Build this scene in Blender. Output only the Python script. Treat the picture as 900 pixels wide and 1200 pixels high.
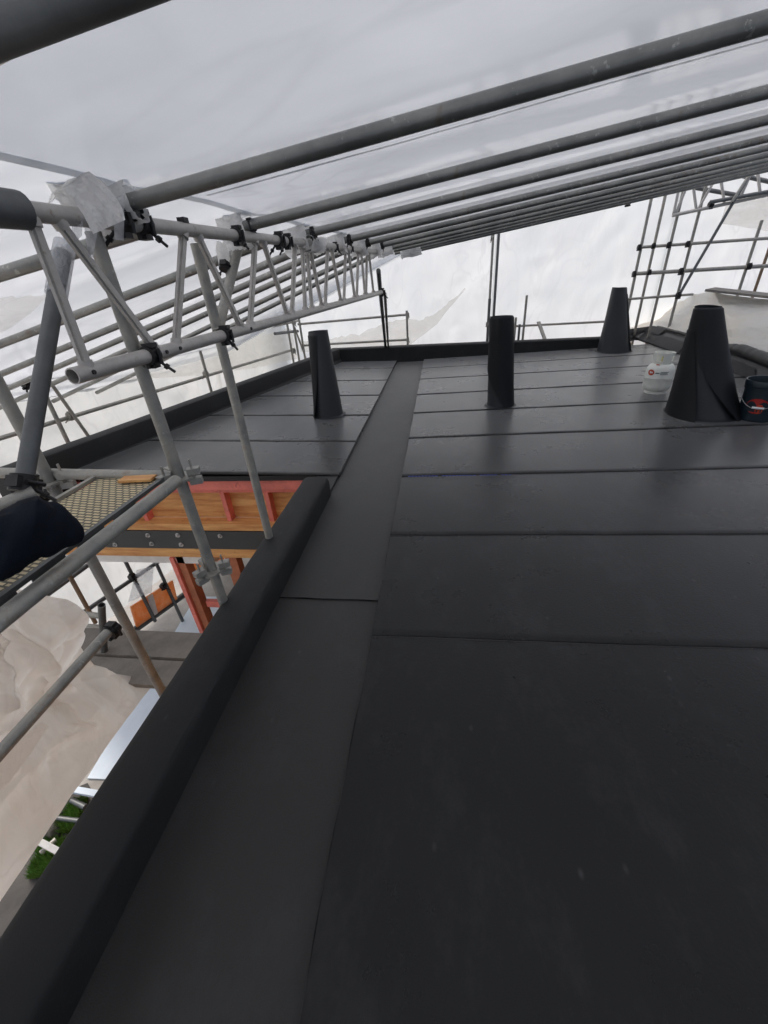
import bpy, bmesh, math, random
from mathutils import Vector, Matrix, noise
random.seed(7)
for o in list(bpy.data.objects): bpy.data.objects.remove(o)
S = bpy.context.scene
C = S.collection
V = Vector
# ---------------------------------------------------------------- camera
F = 470.28                                            # focal length in pixels of a 900x1200 picture
R = Matrix(((0.9907142493, 0.1184261127, -0.0667872143),
            (0.0017464168, -0.5022688610, -0.8647097208),
            (-0.1359493516, 0.8565636036, -0.4978117784)))   # world -> camera (right, down, forward)
H = 1.5
cam = bpy.data.objects.new('camera', bpy.data.cameras.new('camera'))
C.objects.link(cam); S.camera = cam
cam.data.sensor_fit = 'VERTICAL'; cam.data.sensor_height = 36.0
cam.data.lens = F / 1200 * 36
cam.data.clip_start = 0.03; cam.data.clip_end = 400
M = Matrix((R[0], -R[1], -R[2])).transposed().to_4x4(); M.translation = (0, 0, H)
cam.matrix_world = M
# ---------------------------------------------------------------- sky, sun, exposure
W = bpy.data.worlds.new('World'); S.world = W; W.use_nodes = True
nt = W.node_tree; bg = nt.nodes['Background']
sky = nt.nodes.new('ShaderNodeTexSky'); sky.sky_type = 'NISHITA'; sky.sun_disc = False
SUN_EL, SUN_AZ = math.radians(50), math.radians(-60)   # azimuth measured from +Y towards +X
sky.sun_elevation = SUN_EL; sky.sun_rotation = SUN_AZ
sky.dust_density = 3.0; sky.ozone_density = 0.6; sky.air_density = 0.8
nt.links.new(sky.outputs[0], bg.inputs[0]); bg.inputs[1].default_value = 0.12
sl = bpy.data.lights.new('sun', 'SUN'); sl.energy = 1.4; sl.angle = math.radians(14); sl.color = (1, .95, .88)
sun = bpy.data.objects.new('sun', sl); C.objects.link(sun)
sd = V((math.sin(SUN_AZ)*math.cos(SUN_EL), math.cos(SUN_AZ)*math.cos(SUN_EL), math.sin(SUN_EL)))
sun.rotation_euler = sd.to_track_quat('Z', 'Y').to_euler()
S.view_settings.view_transform = 'Standard'; S.view_settings.look = 'None'
S.view_settings.gamma = 1; S.view_settings.use_curve_mapping = False
S.view_settings.exposure = 0.85
# ---------------------------------------------------------------- survey helpers: a sight line met with a known plane
def ray(x, y):
    return R.transposed() @ V(((x-450)/F, (y-600)/F, 1.0))
def PZ(x, y, z): d = ray(x, y); return V((0, 0, H)) + d*((z-H)/d.z)
def PY(x, y, Y): d = ray(x, y); return V((0, 0, H)) + d*(Y/d.y)
def PX(x, y, X): d = ray(x, y); return V((0, 0, H)) + d*(X/d.x)
def PD(x, y, D): return V((0, 0, H)) + ray(x, y)*D
# ---------------------------------------------------------------- materials
def mat(name, col, rough=.6, metal=0.0, var=.15, scale=6.0, bump=.0, bscale=60., spec=.5, col2=None, detail=6, splash=None, stretch=None):
    m = bpy.data.materials.new(name); m.use_nodes = True; n = m.node_tree; L = n.links
    b = n.nodes['Principled BSDF']
    tc = n.nodes.new('ShaderNodeTexCoord')
    nz = n.nodes.new('ShaderNodeTexNoise'); nz.inputs['Scale'].default_value = scale; nz.inputs['Detail'].default_value = detail
    nz.inputs['Roughness'].default_value = .65
    if stretch:
        ms = n.nodes.new('ShaderNodeMapping'); ms.inputs['Scale'].default_value = stretch; L.new(tc.outputs['Object'], ms.inputs[0]); L.new(ms.outputs[0], nz.inputs['Vector'])
    else: L.new(tc.outputs['Object'], nz.inputs['Vector'])
    mx = n.nodes.new('ShaderNodeMix'); mx.data_type = 'RGBA'
    c = V(col)
    mx.inputs[6].default_value = (*(c*(1-var)), 1)
    mx.inputs[7].default_value = (*(V(col2) if col2 else c*(1+var)), 1)
    rp = n.nodes.new('ShaderNodeMapRange'); rp.inputs[1].default_value = .3; rp.inputs[2].default_value = .7
    L.new(nz.outputs['Fac'], rp.inputs[0]); L.new(rp.outputs[0], mx.inputs[0])
    L.new(mx.outputs[2], b.inputs['Base Color'])
    if splash:                                            # cement splashes and rust blooms
        prev = mx.outputs[2]
        for sc, lo, hi, cc, mxf in splash:
            sn = n.nodes.new('ShaderNodeTexNoise'); sn.inputs['Scale'].default_value = sc; sn.inputs['Detail'].default_value = 6; sn.inputs['Roughness'].default_value = .7
            L.new(tc.outputs['Object'], sn.inputs['Vector'])
            sr = n.nodes.new('ShaderNodeMapRange'); sr.inputs[1].default_value = lo; sr.inputs[2].default_value = hi; sr.inputs[4].default_value = mxf; L.new(sn.outputs['Fac'], sr.inputs[0])
            sm_ = n.nodes.new('ShaderNodeMix'); sm_.data_type = 'RGBA'; sm_.inputs[7].default_value = (*cc, 1); L.new(prev, sm_.inputs[6]); L.new(sr.outputs[0], sm_.inputs[0]); prev = sm_.outputs[2]
        L.new(prev, b.inputs['Base Color'])
    b.inputs['Roughness'].default_value = rough; b.inputs['Metallic'].default_value = metal
    b.inputs['Specular IOR Level'].default_value = spec
    rr = n.nodes.new('ShaderNodeMapRange'); rr.inputs[3].default_value = max(.05, rough-.1); rr.inputs[4].default_value = min(1, rough+.1)
    L.new(nz.outputs['Fac'], rr.inputs[0]); L.new(rr.outputs[0], b.inputs['Roughness'])
    if bump:
        bn = n.nodes.new('ShaderNodeTexNoise'); bn.inputs['Scale'].default_value = bscale; bn.inputs['Detail'].default_value = 4
        L.new(tc.outputs['Object'], bn.inputs['Vector'])
        bp = n.nodes.new('ShaderNodeBump'); bp.inputs['Strength'].default_value = bump; bp.inputs['Distance'].default_value = .01
        L.new(bn.outputs['Fac'], bp.inputs['Height']); L.new(bp.outputs[0], b.inputs['Normal'])
    return m
def sheet_mat(name, col, col2, scale=.7, stretch=(1, 1, 1), bump=.4, clear=0.0, trans=.8, gloss=.06, shiny=False, crease=.10):
    """milky plastic film: mostly diffuse transmission, a little reflection"""
    m = bpy.data.materials.new(name); m.use_nodes = True; n = m.node_tree; L = n.links
    for x in list(n.nodes): n.nodes.remove(x)
    out = n.nodes.new('ShaderNodeOutputMaterial')
    tc = n.nodes.new('ShaderNodeTexCoord'); mp = n.nodes.new('ShaderNodeMapping'); mp.inputs['Scale'].default_value = stretch
    L.new(tc.outputs['Object'], mp.inputs[0])
    nz = n.nodes.new('ShaderNodeTexNoise'); nz.inputs['Scale'].default_value = scale; nz.inputs['Detail'].default_value = 5; nz.inputs['Distortion'].default_value = .8
    L.new(mp.outputs[0], nz.inputs['Vector'])
    mr = n.nodes.new('ShaderNodeMapRange'); mr.inputs[1].default_value = .3; mr.inputs[2].default_value = .72
    L.new(nz.outputs['Fac'], mr.inputs[0])
    mx = n.nodes.new('ShaderNodeMix'); mx.data_type = 'RGBA'; mx.inputs[6].default_value = (*col, 1); mx.inputs[7].default_value = (*col2, 1)
    L.new(mr.outputs[0], mx.inputs[0])
    b2 = n.nodes.new('ShaderNodeTexNoise'); b2.inputs['Scale'].default_value = scale*3.2; b2.inputs['Detail'].default_value = 6; b2.inputs['Distortion'].default_value = 1.6
    L.new(mp.outputs[0], b2.inputs['Vector'])
    bp = n.nodes.new('ShaderNodeBump'); bp.inputs['Strength'].default_value = bump; bp.inputs['Distance'].default_value = .06
    L.new(b2.outputs['Fac'], bp.inputs['Height'])
    # thin crease lines where the film has been folded
    cn = n.nodes.new('ShaderNodeTexNoise'); cn.inputs['Scale'].default_value = scale*1.5; cn.inputs['Detail'].default_value = 2.5; cn.inputs['Distortion'].default_value = 1.2
    L.new(mp.outputs[0], cn.inputs['Vector'])
    s1 = n.nodes.new('ShaderNodeMath'); s1.operation = 'SUBTRACT'; s1.inputs[1].default_value = .5; L.new(cn.outputs['Fac'], s1.inputs[0])
    s2 = n.nodes.new('ShaderNodeMath'); s2.operation = 'ABSOLUTE'; L.new(s1.outputs[0], s2.inputs[0])
    s3 = n.nodes.new('ShaderNodeMapRange'); s3.inputs[1].default_value = 0; s3.inputs[2].default_value = .035; s3.inputs[3].default_value = 1; s3.inputs[4].default_value = 0
    L.new(s2.outputs[0], s3.inputs[0])
    s4 = n.nodes.new('ShaderNodeMath'); s4.operation = 'MULTIPLY'; L.new(s3.outputs[0], s4.inputs[0]); L.new(mr.outputs[0], s4.inputs[1])
    s5 = n.nodes.new('ShaderNodeMath'); s5.operation = 'MULTIPLY'; s5.inputs[1].default_value = crease*4; L.new(s4.outputs[0], s5.inputs[0])
    m0 = n.nodes.new('ShaderNodeMix'); m0.data_type = 'RGBA'; m0.inputs[7].default_value = (*[c*.80 for c in col], 1)
    L.new(mx.outputs[2], m0.inputs[6]); L.new(s5.outputs[0], m0.inputs[0])
    tr = n.nodes.new('ShaderNodeBsdfTranslucent'); di = n.nodes.new('ShaderNodeBsdfDiffuse'); gl = n.nodes.new('ShaderNodeBsdfGlossy')
    gl.inputs['Roughness'].default_value = .12 if shiny else .3
    for s in (tr, di): L.new(m0.outputs[2], s.inputs['Color'])
    for s in (tr, di): L.new(bp.outputs[0], s.inputs['Normal'])
    if not shiny: L.new(bp.outputs[0], gl.inputs['Normal'])
    m1 = n.nodes.new('ShaderNodeMixShader'); m1.inputs[0].default_value = trans
    L.new(di.outputs[0], m1.inputs[1]); L.new(tr.outputs[0], m1.inputs[2])
    m2 = n.nodes.new('ShaderNodeMixShader'); m2.inputs[0].default_value = gloss
    if shiny:
        lw = n.nodes.new('ShaderNodeLayerWeight'); lw.inputs[0].default_value = .5      # facing: same from either side of the film
        pw = n.nodes.new('ShaderNodeMath'); pw.operation = 'POWER'; pw.inputs[1].default_value = 5; L.new(lw.outputs['Facing'], pw.inputs[0])
        fm = n.nodes.new('ShaderNodeMath'); fm.operation = 'MULTIPLY_ADD'; fm.inputs[1].default_value = .75; fm.inputs[2].default_value = .03; L.new(pw.outputs[0], fm.inputs[0]); L.new(fm.outputs[0], m2.inputs[0])
    L.new(m1.outputs[0], m2.inputs[1]); L.new(gl.outputs[0], m2.inputs[2])
    last = m2
    if clear:
        tp = n.nodes.new('ShaderNodeBsdfTransparent'); m3 = n.nodes.new('ShaderNodeMixShader'); m3.inputs[0].default_value = clear
        L.new(m2.outputs[0], m3.inputs[1]); L.new(tp.outputs[0], m3.inputs[2]); last = m3
    L.new(last.outputs[0], out.inputs[0])
    return m
def membrane_mat(name, col, rough, bump, bscale, spots=True, spec=.5, var=.2, sheen=0.0):
    m = mat(name, col, rough, 0, var, 1.3, bump, bscale, spec)
    n = m.node_tree; L = n.links; b = n.nodes['Principled BSDF']
    b.inputs['Sheen Weight'].default_value = sheen; b.inputs['Sheen Roughness'].default_value = .35   # dust on the surface
    # rubbed dusty scuffs
    tc = n.nodes.new('ShaderNodeTexCoord'); mp = n.nodes.new('ShaderNodeMapping'); mp.inputs['Scale'].default_value = (1.0, .6, 1)
    L.new(tc.outputs['Object'], mp.inputs[0])
    if spots:
        vz = n.nodes.new('ShaderNodeTexVoronoi'); vz.voronoi_dimensions = '2D'; vz.inputs['Scale'].default_value = 7.5; vz.inputs['Randomness'].default_value = 1
        L.new(mp.outputs[0], vz.inputs['Vector'])
        lt = n.nodes.new('ShaderNodeMapRange'); lt.inputs[1].default_value = .075; lt.inputs[2].default_value = .015; lt.inputs[3].default_value = 0; lt.inputs[4].default_value = 1
        L.new(vz.outputs['Distance'], lt.inputs[0])
        sp = n.nodes.new('ShaderNodeSeparateColor'); L.new(vz.outputs['Color'], sp.inputs[0])
        g = n.nodes.new('ShaderNodeMapRange'); g.inputs[1].default_value = .8; g.inputs[2].default_value = 1.0; g.inputs[3].default_value = 0; g.inputs[4].default_value = .5
        L.new(sp.outputs[0], g.inputs[0])
        mu = n.nodes.new('ShaderNodeMath'); mu.operation = 'MULTIPLY'; L.new(lt.outputs[0], mu.inputs[0]); L.new(g.outputs[0], mu.inputs[1])
        sm = n.nodes.new('ShaderNodeTexNoise'); sm.inputs['Scale'].default_value = 3.5; sm.inputs['Detail'].default_value = 8; sm.inputs['Roughness'].default_value = .75
        L.new(mp.outputs[0], sm.inputs['Vector'])
        s2 = n.nodes.new('ShaderNodeMapRange'); s2.inputs[1].default_value = .50; s2.inputs[2].default_value = .78; s2.inputs[3].default_value = 0; s2.inputs[4].default_value = .27
        L.new(sm.outputs['Fac'], s2.inputs[0])
        ad = n.nodes.new('ShaderNodeMath'); ad.operation = 'MAXIMUM'; L.new(mu.outputs[0], ad.inputs[0]); L.new(s2.outputs[0], ad.inputs[1])
        old = b.inputs['Base Color'].links[0].from_socket
        mx = n.nodes.new('ShaderNodeMix'); mx.data_type = 'RGBA'; mx.inputs[7].default_value = (.075, .075, .078, 1)
        L.new(old, mx.inputs[6]); L.new(ad.outputs[0], mx.inputs[0]); L.new(mx.outputs[2], b.inputs['Base Color'])
    return m

MT = {}
MT['membrane'] = membrane_mat('black_membrane', (.006, .0062, .0066), .29, .08, 90, spec=.31, sheen=.6)
MT['gutter'] = membrane_mat('mineral_membrane', (.024, .0237, .0225), .5, .3, 260, spec=.4, sheen=.35)
MT['upstand'] = membrane_mat('upstand_membrane', (.017, .0174, .018), .68, .14, 160, spots=True, spec=.32)
MT['cowl'] = membrane_mat('cowl_membrane', (.021, .023, .027), .5, .15, 160, spots=False)
MT['bitumen'] = mat('bitumen_bleed_and_shade', (.008, .008, .009), .25)  # bitumen at the laps; also colours the shade strips beside the gutter
MT['slab'] = membrane_mat('loose_membrane', (.055, .055, .058), .55, .2, 120, spots=False)
MT['steel'] = mat('galvanised_steel', (.30, .30, .285), .5, .4, .25, 9, .15, 45, col2=(.42, .40, .35), splash=[(28, .60, .68, (.55, .54, .50), .7), (9, .58, .70, (.17, .09, .045), .55)])
MT['steel_dark'] = mat('weathered_steel', (.13, .135, .135), .5, .5, .25, 7, .1, 45)
MT['rafter'] = mat('rafter_steel', (.24, .245, .235), .38, .6, .25, 5, .15, 40, col2=(.33, .325, .30), splash=[(22, .60, .66, (.55, .54, .50), .7), (9, .58, .70, (.17, .09, .045), .55)])
MT['alu'] = mat('worn_aluminium', (.47, .445, .415), .48, .35, .15, 14, .1, 60, splash=[(30, .60, .68, (.25, .20, .14), .6)])
MT['brown_pole'] = mat('rusty_pole', (.24, .17, .115), .65, .2, .3, 12, .1, 50)
MT['clamp'] = mat('dark_clamp_steel', (.03, .029, .03), .5, .5, .3, 30)
MT['black'] = mat('black_paint', (.012, .012, .013), .5)
MT['timber'] = mat('pine_timber', (.72, .25, .07), .65, 0, .3, 2.2, .1, 40, col2=(.88, .52, .20), stretch=(1, 9, 9), splash=[(5, .60, .72, (.25, .09, .03), .7)])
MT['red_timber'] = mat('pink_primed_timber', (.80, .22, .17), .6, 0, .25, 4, .1, 40, splash=[(7, .58, .70, (.34, .06, .05), .7), (16, .63, .70, (.75, .40, .30), .5)])
MT['brown_timber'] = mat('brown_post_timber', (.45, .16, .08), .65, 0, .3, 5, .1, 40)
MT['beam_paint'] = mat('grey_beam_paint', (.055, .06, .062), .55, .1, .15, 3)
MT['bolt'] = mat('zinc_bolt', (.5, .5, .5), .4, .7)
MT['deck'] = mat('dusty_deck', (.27, .24, .19), .7, .1, .3, 9, .2, 60)
MT['plank'] = mat('grey_plank', (.20, .185, .165), .8, 0, .25, 6, .2, 50)
MT['navy'] = mat('navy_cloth', (.006, .009, .016), .9, 0, .3, 14, .3, 200, spec=.2)
MT['tank'] = mat('grey_green_paint', (.80, .81, .75), .35, 0, .06, 6)
MT['tank_red'] = mat('red_sticker', (.55, .06, .02), .5)
MT['white'] = mat('white_print', (.75, .75, .73), .5)
MT['yellow'] = mat('pale_yellow_valve', (.62, .58, .25), .45)
MT['print'] = mat('grey_print', (.12, .14, .16), .5)
MT['bucket'] = mat('blue_black_plastic', (.012, .024, .034), .4)
MT['bucket_red'] = mat('red_label', (.42, .025, .02), .5, var=.3)
MT['wire'] = mat('wire', (.55, .55, .55), .35, .8)
MT['tarp'] = sheet_mat('cream_tarp', (.96, .90, .78), (.985, .965, .92), 1.6, (1, 1, 1), .2, trans=.45, gloss=.04)
MT['roof_sheet'] = sheet_mat('roof_film', (.38, .395, .41), (.50, .515, .53), .8, (.6, 1, 1), .12, trans=.8, shiny=True)
MT['left_roof_sheet'] = sheet_mat('left_roof_film', (.50, .52, .53), (.62, .635, .64), .8, (.6, 1, 1), .12, trans=.8, shiny=True)
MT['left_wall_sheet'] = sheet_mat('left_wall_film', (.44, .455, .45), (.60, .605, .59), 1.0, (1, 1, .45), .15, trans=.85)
MT['high_film'] = sheet_mat('extra_light_film', (.95, .95, .95), (.97, .97, .97), 1.0, (1, 1, 1), .1, trans=.92)  # for unseen sheets, whitened to let extra light onto the tarpaulin
MT['orange_film'] = sheet_mat('orange_film', (.93, .38, .10), (.96, .62, .36), 7, (1, 1, 1), .3, trans=.6)
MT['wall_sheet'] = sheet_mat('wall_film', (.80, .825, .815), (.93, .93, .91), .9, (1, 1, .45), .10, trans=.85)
MT['beige_sheet'] = sheet_mat('beige_film', (.76, .73, .67), (.93, .91, .87), 1.6, (1, 1, 1.6), .3, trans=.85, clear=.35)
MT['tan_sheet'] = sheet_mat('tan_film', (.82, .75, .67), (.985, .96, .92), 1.3, (1, 1, 1), .3, trans=.78, gloss=.12)
MT['wrap'] = sheet_mat('wrap_film', (.96, .95, .93), (.99, .985, .975), 9, (1, 1, 1), .25, trans=.7, gloss=.06)
MT['clear'] = sheet_mat('clear_film', (.75, .78, .86), (.86, .88, .93), 8, (1, 1, 1), .6, clear=.45, trans=.6, gloss=.25)
MT['grass'] = mat('grass_blades', (.13, .26, .05), .7, 0, .4, 8)
MT['soil'] = mat('dark_soil', (.07, .065, .06), .9, 0, .5, 2, .5, 20)
MT['ground'] = mat('pale_dirt', (.36, .34, .31), .9, 0, .3, 1.5, .5, 20)
MT['concrete'] = mat('pale_concrete', (.70, .78, .85), .8, 0, .06, 3, .2, 40)
MT['orange'] = mat('orange_board', (.85, .27, .06), .7, 0, .3, 14, col2=(.9, .5, .35))
MT['blue_paint'] = mat('chalk_blue', (.04, .07, .32), .7)
# ---------------------------------------------------------------- mesh helpers
def tag(o, label=None, cat=None, group=None, kind=None):
    if label: o['label'] = label
    if cat: o['category'] = cat
    if group: o['group'] = group
    if kind: o['kind'] = kind
    return o
def empty(name, loc, label, cat, group=None):
    o = bpy.data.objects.new(name, None); C.objects.link(o); o.location = loc; o.empty_display_size = .1
    return tag(o, label, cat, group)
def build(name, bm, mats, parent=None, smooth=False, auto=None):
    me = bpy.data.meshes.new(name)
    bm.normal_update(); bm.to_mesh(me); bm.free()
    if not isinstance(mats, (list, tuple)): mats = [mats]
    for m in mats: me.materials.append(m)
    if smooth:
        for p in me.polygons: p.use_smooth = True
    if auto is not None:
        me.set_sharp_from_angle(angle=math.radians(auto))
    o = bpy.data.objects.new(name, me); C.objects.link(o)
    if parent is not None:
        o.parent = parent; o.matrix_parent_inverse = Matrix.Translation(-V(parent.location))
    else:                                              # origin at the base of the thing
        vs = [v.co for v in me.vertices]
        c = sum(vs, V((0, 0, 0)))/len(vs); c.z = min(v.z for v in vs)
        me.transform(Matrix.Translation(-c)); o.location = c
    return o
def frame(d):
    d = d.normalized(); up = V((0, 0, 1)) if abs(d.z) < .95 else V((1, 0, 0))
    a = d.cross(up).normalized(); return a, d.cross(a).normalized()
def tube(bm, p, q, r=.0242, n=14, hollow=.0, mi=0, r2=None):
    p, q = V(p), V(q); a, b = frame(q-p); r2 = r if r2 is None else r2
    def ring(c, rad): return [bm.verts.new(c + (a*math.cos(2*math.pi*i/n)+b*math.sin(2*math.pi*i/n))*rad) for i in range(n)]
    A, B = ring(p, r), ring(q, r2); fs = []
    for i in range(n): fs.append(bm.faces.new((A[i], A[(i+1) % n], B[(i+1) % n], B[i])))
    if hollow:
        A2, B2 = ring(p, r*hollow), ring(q, r2*hollow)
        for i in range(n):
            j = (i+1) % n
            fs += [bm.faces.new((A[j], A[i], A2[i], A2[j])), bm.faces.new((B[i], B[j], B2[j], B2[i])), bm.faces.new((A2[j], A2[i], B2[i], B2[j]))]
    else:
        fs.append(bm.faces.new(A[::-1])); fs.append(bm.faces.new(B))
    for f in fs: f.material_index = mi
def box(bm, c, sx, sy, sz, ax=None, mi=0):
    c = V(c); ax = ax or (V((1, 0, 0)), V((0, 1, 0)), V((0, 0, 1)))
    v = [bm.verts.new(c + ax[0]*(i*sx/2) + ax[1]*(j*sy/2) + ax[2]*(k*sz/2)) for i in (-1, 1) for j in (-1, 1) for k in (-1, 1)]
    for f in ((0, 1, 3, 2), (4, 6, 7, 5), (0, 4, 5, 1), (2, 3, 7, 6), (0, 2, 6, 4), (1, 5, 7, 3)):
        bm.faces.new([v[i] for i in f]).material_index = mi
def bar(bm, p, q, w, t, mi=0, up=None):
    p, q = V(p), V(q); d = (q-p); L = d.length; d.normalize()
    u = V(up) if up else V((0, 0, 1))
    if abs(d.dot(u)) > .97: u = V((0, 1, 0))
    s = d.cross(u).normalized(); u2 = s.cross(d).normalized()
    box(bm, (p+q)/2, L, w, t, (d, s, u2), mi)
def prism(bm, pts, off, mi=0):
    a = [bm.verts.new(V(p)) for p in pts]; b = [bm.verts.new(V(p)+V(off)) for p in pts]; n = len(pts)
    bm.faces.new(a).material_index = mi; bm.faces.new(b[::-1]).material_index = mi
    for i in range(n): bm.faces.new((a[(i+1) % n], a[i], b[i], b[(i+1) % n])).material_index = mi
def lathe(bm, c, prof, n=28, mi=0):
    c = V(c); rings = []
    for r, z in prof:
        rings.append([bm.verts.new(c+V((r*math.cos(2*math.pi*i/n), r*math.sin(2*math.pi*i/n), z))) for i in range(n)])
    for A, B in zip(rings, rings[1:]):
        for i in range(n): bm.faces.new((A[i], A[(i+1) % n], B[(i+1) % n], B[i])).material_index = mi
    bm.faces.new(rings[0][::-1]).material_index = mi; bm.faces.new(rings[-1]).material_index = mi
def fbm(p, s, k=0): return noise.fractal(V(p)*s + V((k*13.1, k*7.7, k*3.3)), .9, 2.0, 4)
def facet(p, s=1.0, k=0):
    """crumpled film: flat faces meeting in sharp folds"""
    q = V(p)*s+V((k*5.1, k*2.3, k*7.9)); q = q + .35*V((noise.noise(q*1.7), noise.noise(q*1.7+V((9, 0, 0))), noise.noise(q*1.7+V((0, 9, 0)))))
    d = noise.voronoi(q)[0]; e = noise.voronoi(q*2.3+V((3, 1, 7)))[0]
    return .6-d[0] + .35*(.6-e[0])
def grid(bm, fn, nu, nv, mi=0):
    g = [[bm.verts.new(fn(i/nu, j/nv)) for j in range(nv+1)] for i in range(nu+1)]
    for i in range(nu):
        for j in range(nv):
            bm.faces.new((g[i][j], g[i+1][j], g[i+1][j+1], g[i][j+1])).material_index = mi
    return g
def film(name, fn, nu, nv, m, label, thick=.004, cat='plastic sheet', group=None, smooth=True):
    bm = bmesh.new(); grid(bm, fn, nu, nv)
    o = build(name, bm, m, None, smooth); tag(o, label, cat, group)
    return o
def quad(a, b, c, d):
    a, b, c, d = V(a), V(b), V(c), V(d)
    return lambda u, v: (a*(1-u)+b*u)*(1-v) + (d*(1-u)+c*u)*v
def crumple(base, nrm, amp, s, k=0, edge=0.0):
    nrm = V(nrm).normalized()
    def f(u, v):
        p = base(u, v); n1 = fbm(p, s, k); n2 = abs(fbm(p, s*2.1, k+3))
        return p + nrm*amp*(n1 - 1.1*n2 + .3*fbm(p, s*5, k+5))
    return f
def blob(bm, c, rad, k=0, amp=.35, sub=4, mi=0, s=14):
    c = V(c); t = bmesh.new(); bmesh.ops.create_icosphere(t, subdivisions=sub, radius=1)
    vm = {}
    for v in t.verts:
        d = v.co.normalized(); p = V((d.x*rad[0], d.y*rad[1], d.z*rad[2]))
        r = 1 + amp*(noise.noise(p*s+V((k*3.1, k, 0)))*.7 - 1.1*abs(noise.noise(p*s*1.7+V((k, 4, k*2.2)))) - .35*abs(noise.noise(p*s*3.6+V((7, k*1.7, 2)))) + .4)
        vm[v] = bm.verts.new(c + p*r)
    for f in t.faces: bm.faces.new([vm[v] for v in f.verts]).material_index = mi
    t.free()
ORD = ['first', 'second', 'third', 'fourth', 'fifth', 'sixth', 'seventh', 'eighth', 'ninth', 'tenth', 'eleventh', 'twelfth']
def pole(name, p, q, label, m='steel', r=.0242, group=None, cat='scaffold tube', hollow=0.0, n=14):
    bm = bmesh.new(); tube(bm, p, q, r, n, hollow)
    return tag(build(name, bm, MT[m], None, True, 40), label, cat, group)
def clamp(c, d, label, s=1.0, m='clamp', group='couplers on the scaffold tubes', bolt=True, k=0):
    """a tube coupler: collar round the tube, hinge block, eye bolt and nut"""
    rn = random.Random(k*31+5); d = V(d).normalized(); a, b = frame(d); c = V(c)
    bm = bmesh.new(); tube(bm, c-d*.022*s, c+d*.022*s, .0305*s, 14)
    e = empty('scaffold_coupler', c-V((0, 0, .03*s)), label, 'scaffold coupler', group)
    box(bm, c+b*.033*s, .034*s, .03*s, .016*s, (d, a, b)); box(bm, c-b*.031*s+a*.008*s, .03*s, .038*s, .014*s, (d, a, b))
    tube(bm, c+a*.034*s-b*.02*s, c+a*.034*s+b*.03*s, .006*s, 8); tube(bm, c-d*.03*s+b*.033*s, c+d*.03*s+b*.033*s, .007*s, 8)
    build('collar', bm, MT[m], e, True, 35)
    if bolt:
        bm = bmesh.new(); g = (a*rn.choice((-1, 1))*.9-V((0, 0, 1))*.9+d*rn.uniform(-.5, .5)).normalized()
        p = c+g*.03*s; tube(bm, p, p+g*.058*s, .005*s, 8); tube(bm, p+g*.022*s, p+g*.034*s, .010*s, 6)
        build('bolt', bm, MT[m], e)
    return e
def sleeve(bm, p, q, r, k=0, amp=.28, n=44, m=22, flare=.25):
    """thin plastic wound round a tube: an open shell with pleats"""
    p, q = V(p), V(q); a, b = frame(q-p); L = (q-p).length
    def f(u, v):
        t = 2*math.pi*u; e = 1+flare*(2*v-1)**2*noise.noise(V((math.cos(t)*1.3, math.sin(t)*1.3, k+v)))
        d = a*math.cos(t)+b*math.sin(t)
        n1 = noise.noise(V((math.cos(t)*1.1+k, math.sin(t)*1.1, v*2.0))); n2 = abs(noise.noise(V((math.cos(t)*2.2, math.sin(t)*2.2+k, v*3.0)))); n3 = abs(noise.noise(V((math.cos(t)*4.5, math.sin(t)*4.5, v*3+k))))
        return p+(q-p)*(v+.07*n1)+d*r*e*(1+amp*(n1*1.2-1.5*n2-.6*n3+.45))
    g = [[bm.verts.new(f(i/n, j/m)) for j in range(m+1)] for i in range(n)]
    for i in range(n):
        for j in range(m): bm.faces.new((g[i][j], g[(i+1) % n][j], g[(i+1) % n][j+1], g[i][j+1]))
# ================================================================ ground and outside
bm = bmesh.new(); grid(bm, quad((-60, -60, -3.3), (60, -60, -3.3), (60, 60, -3.3), (-60, 60, -3.3)), 4, 4)
tag(build('ground', bm, MT['ground']), kind='structure')
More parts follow.
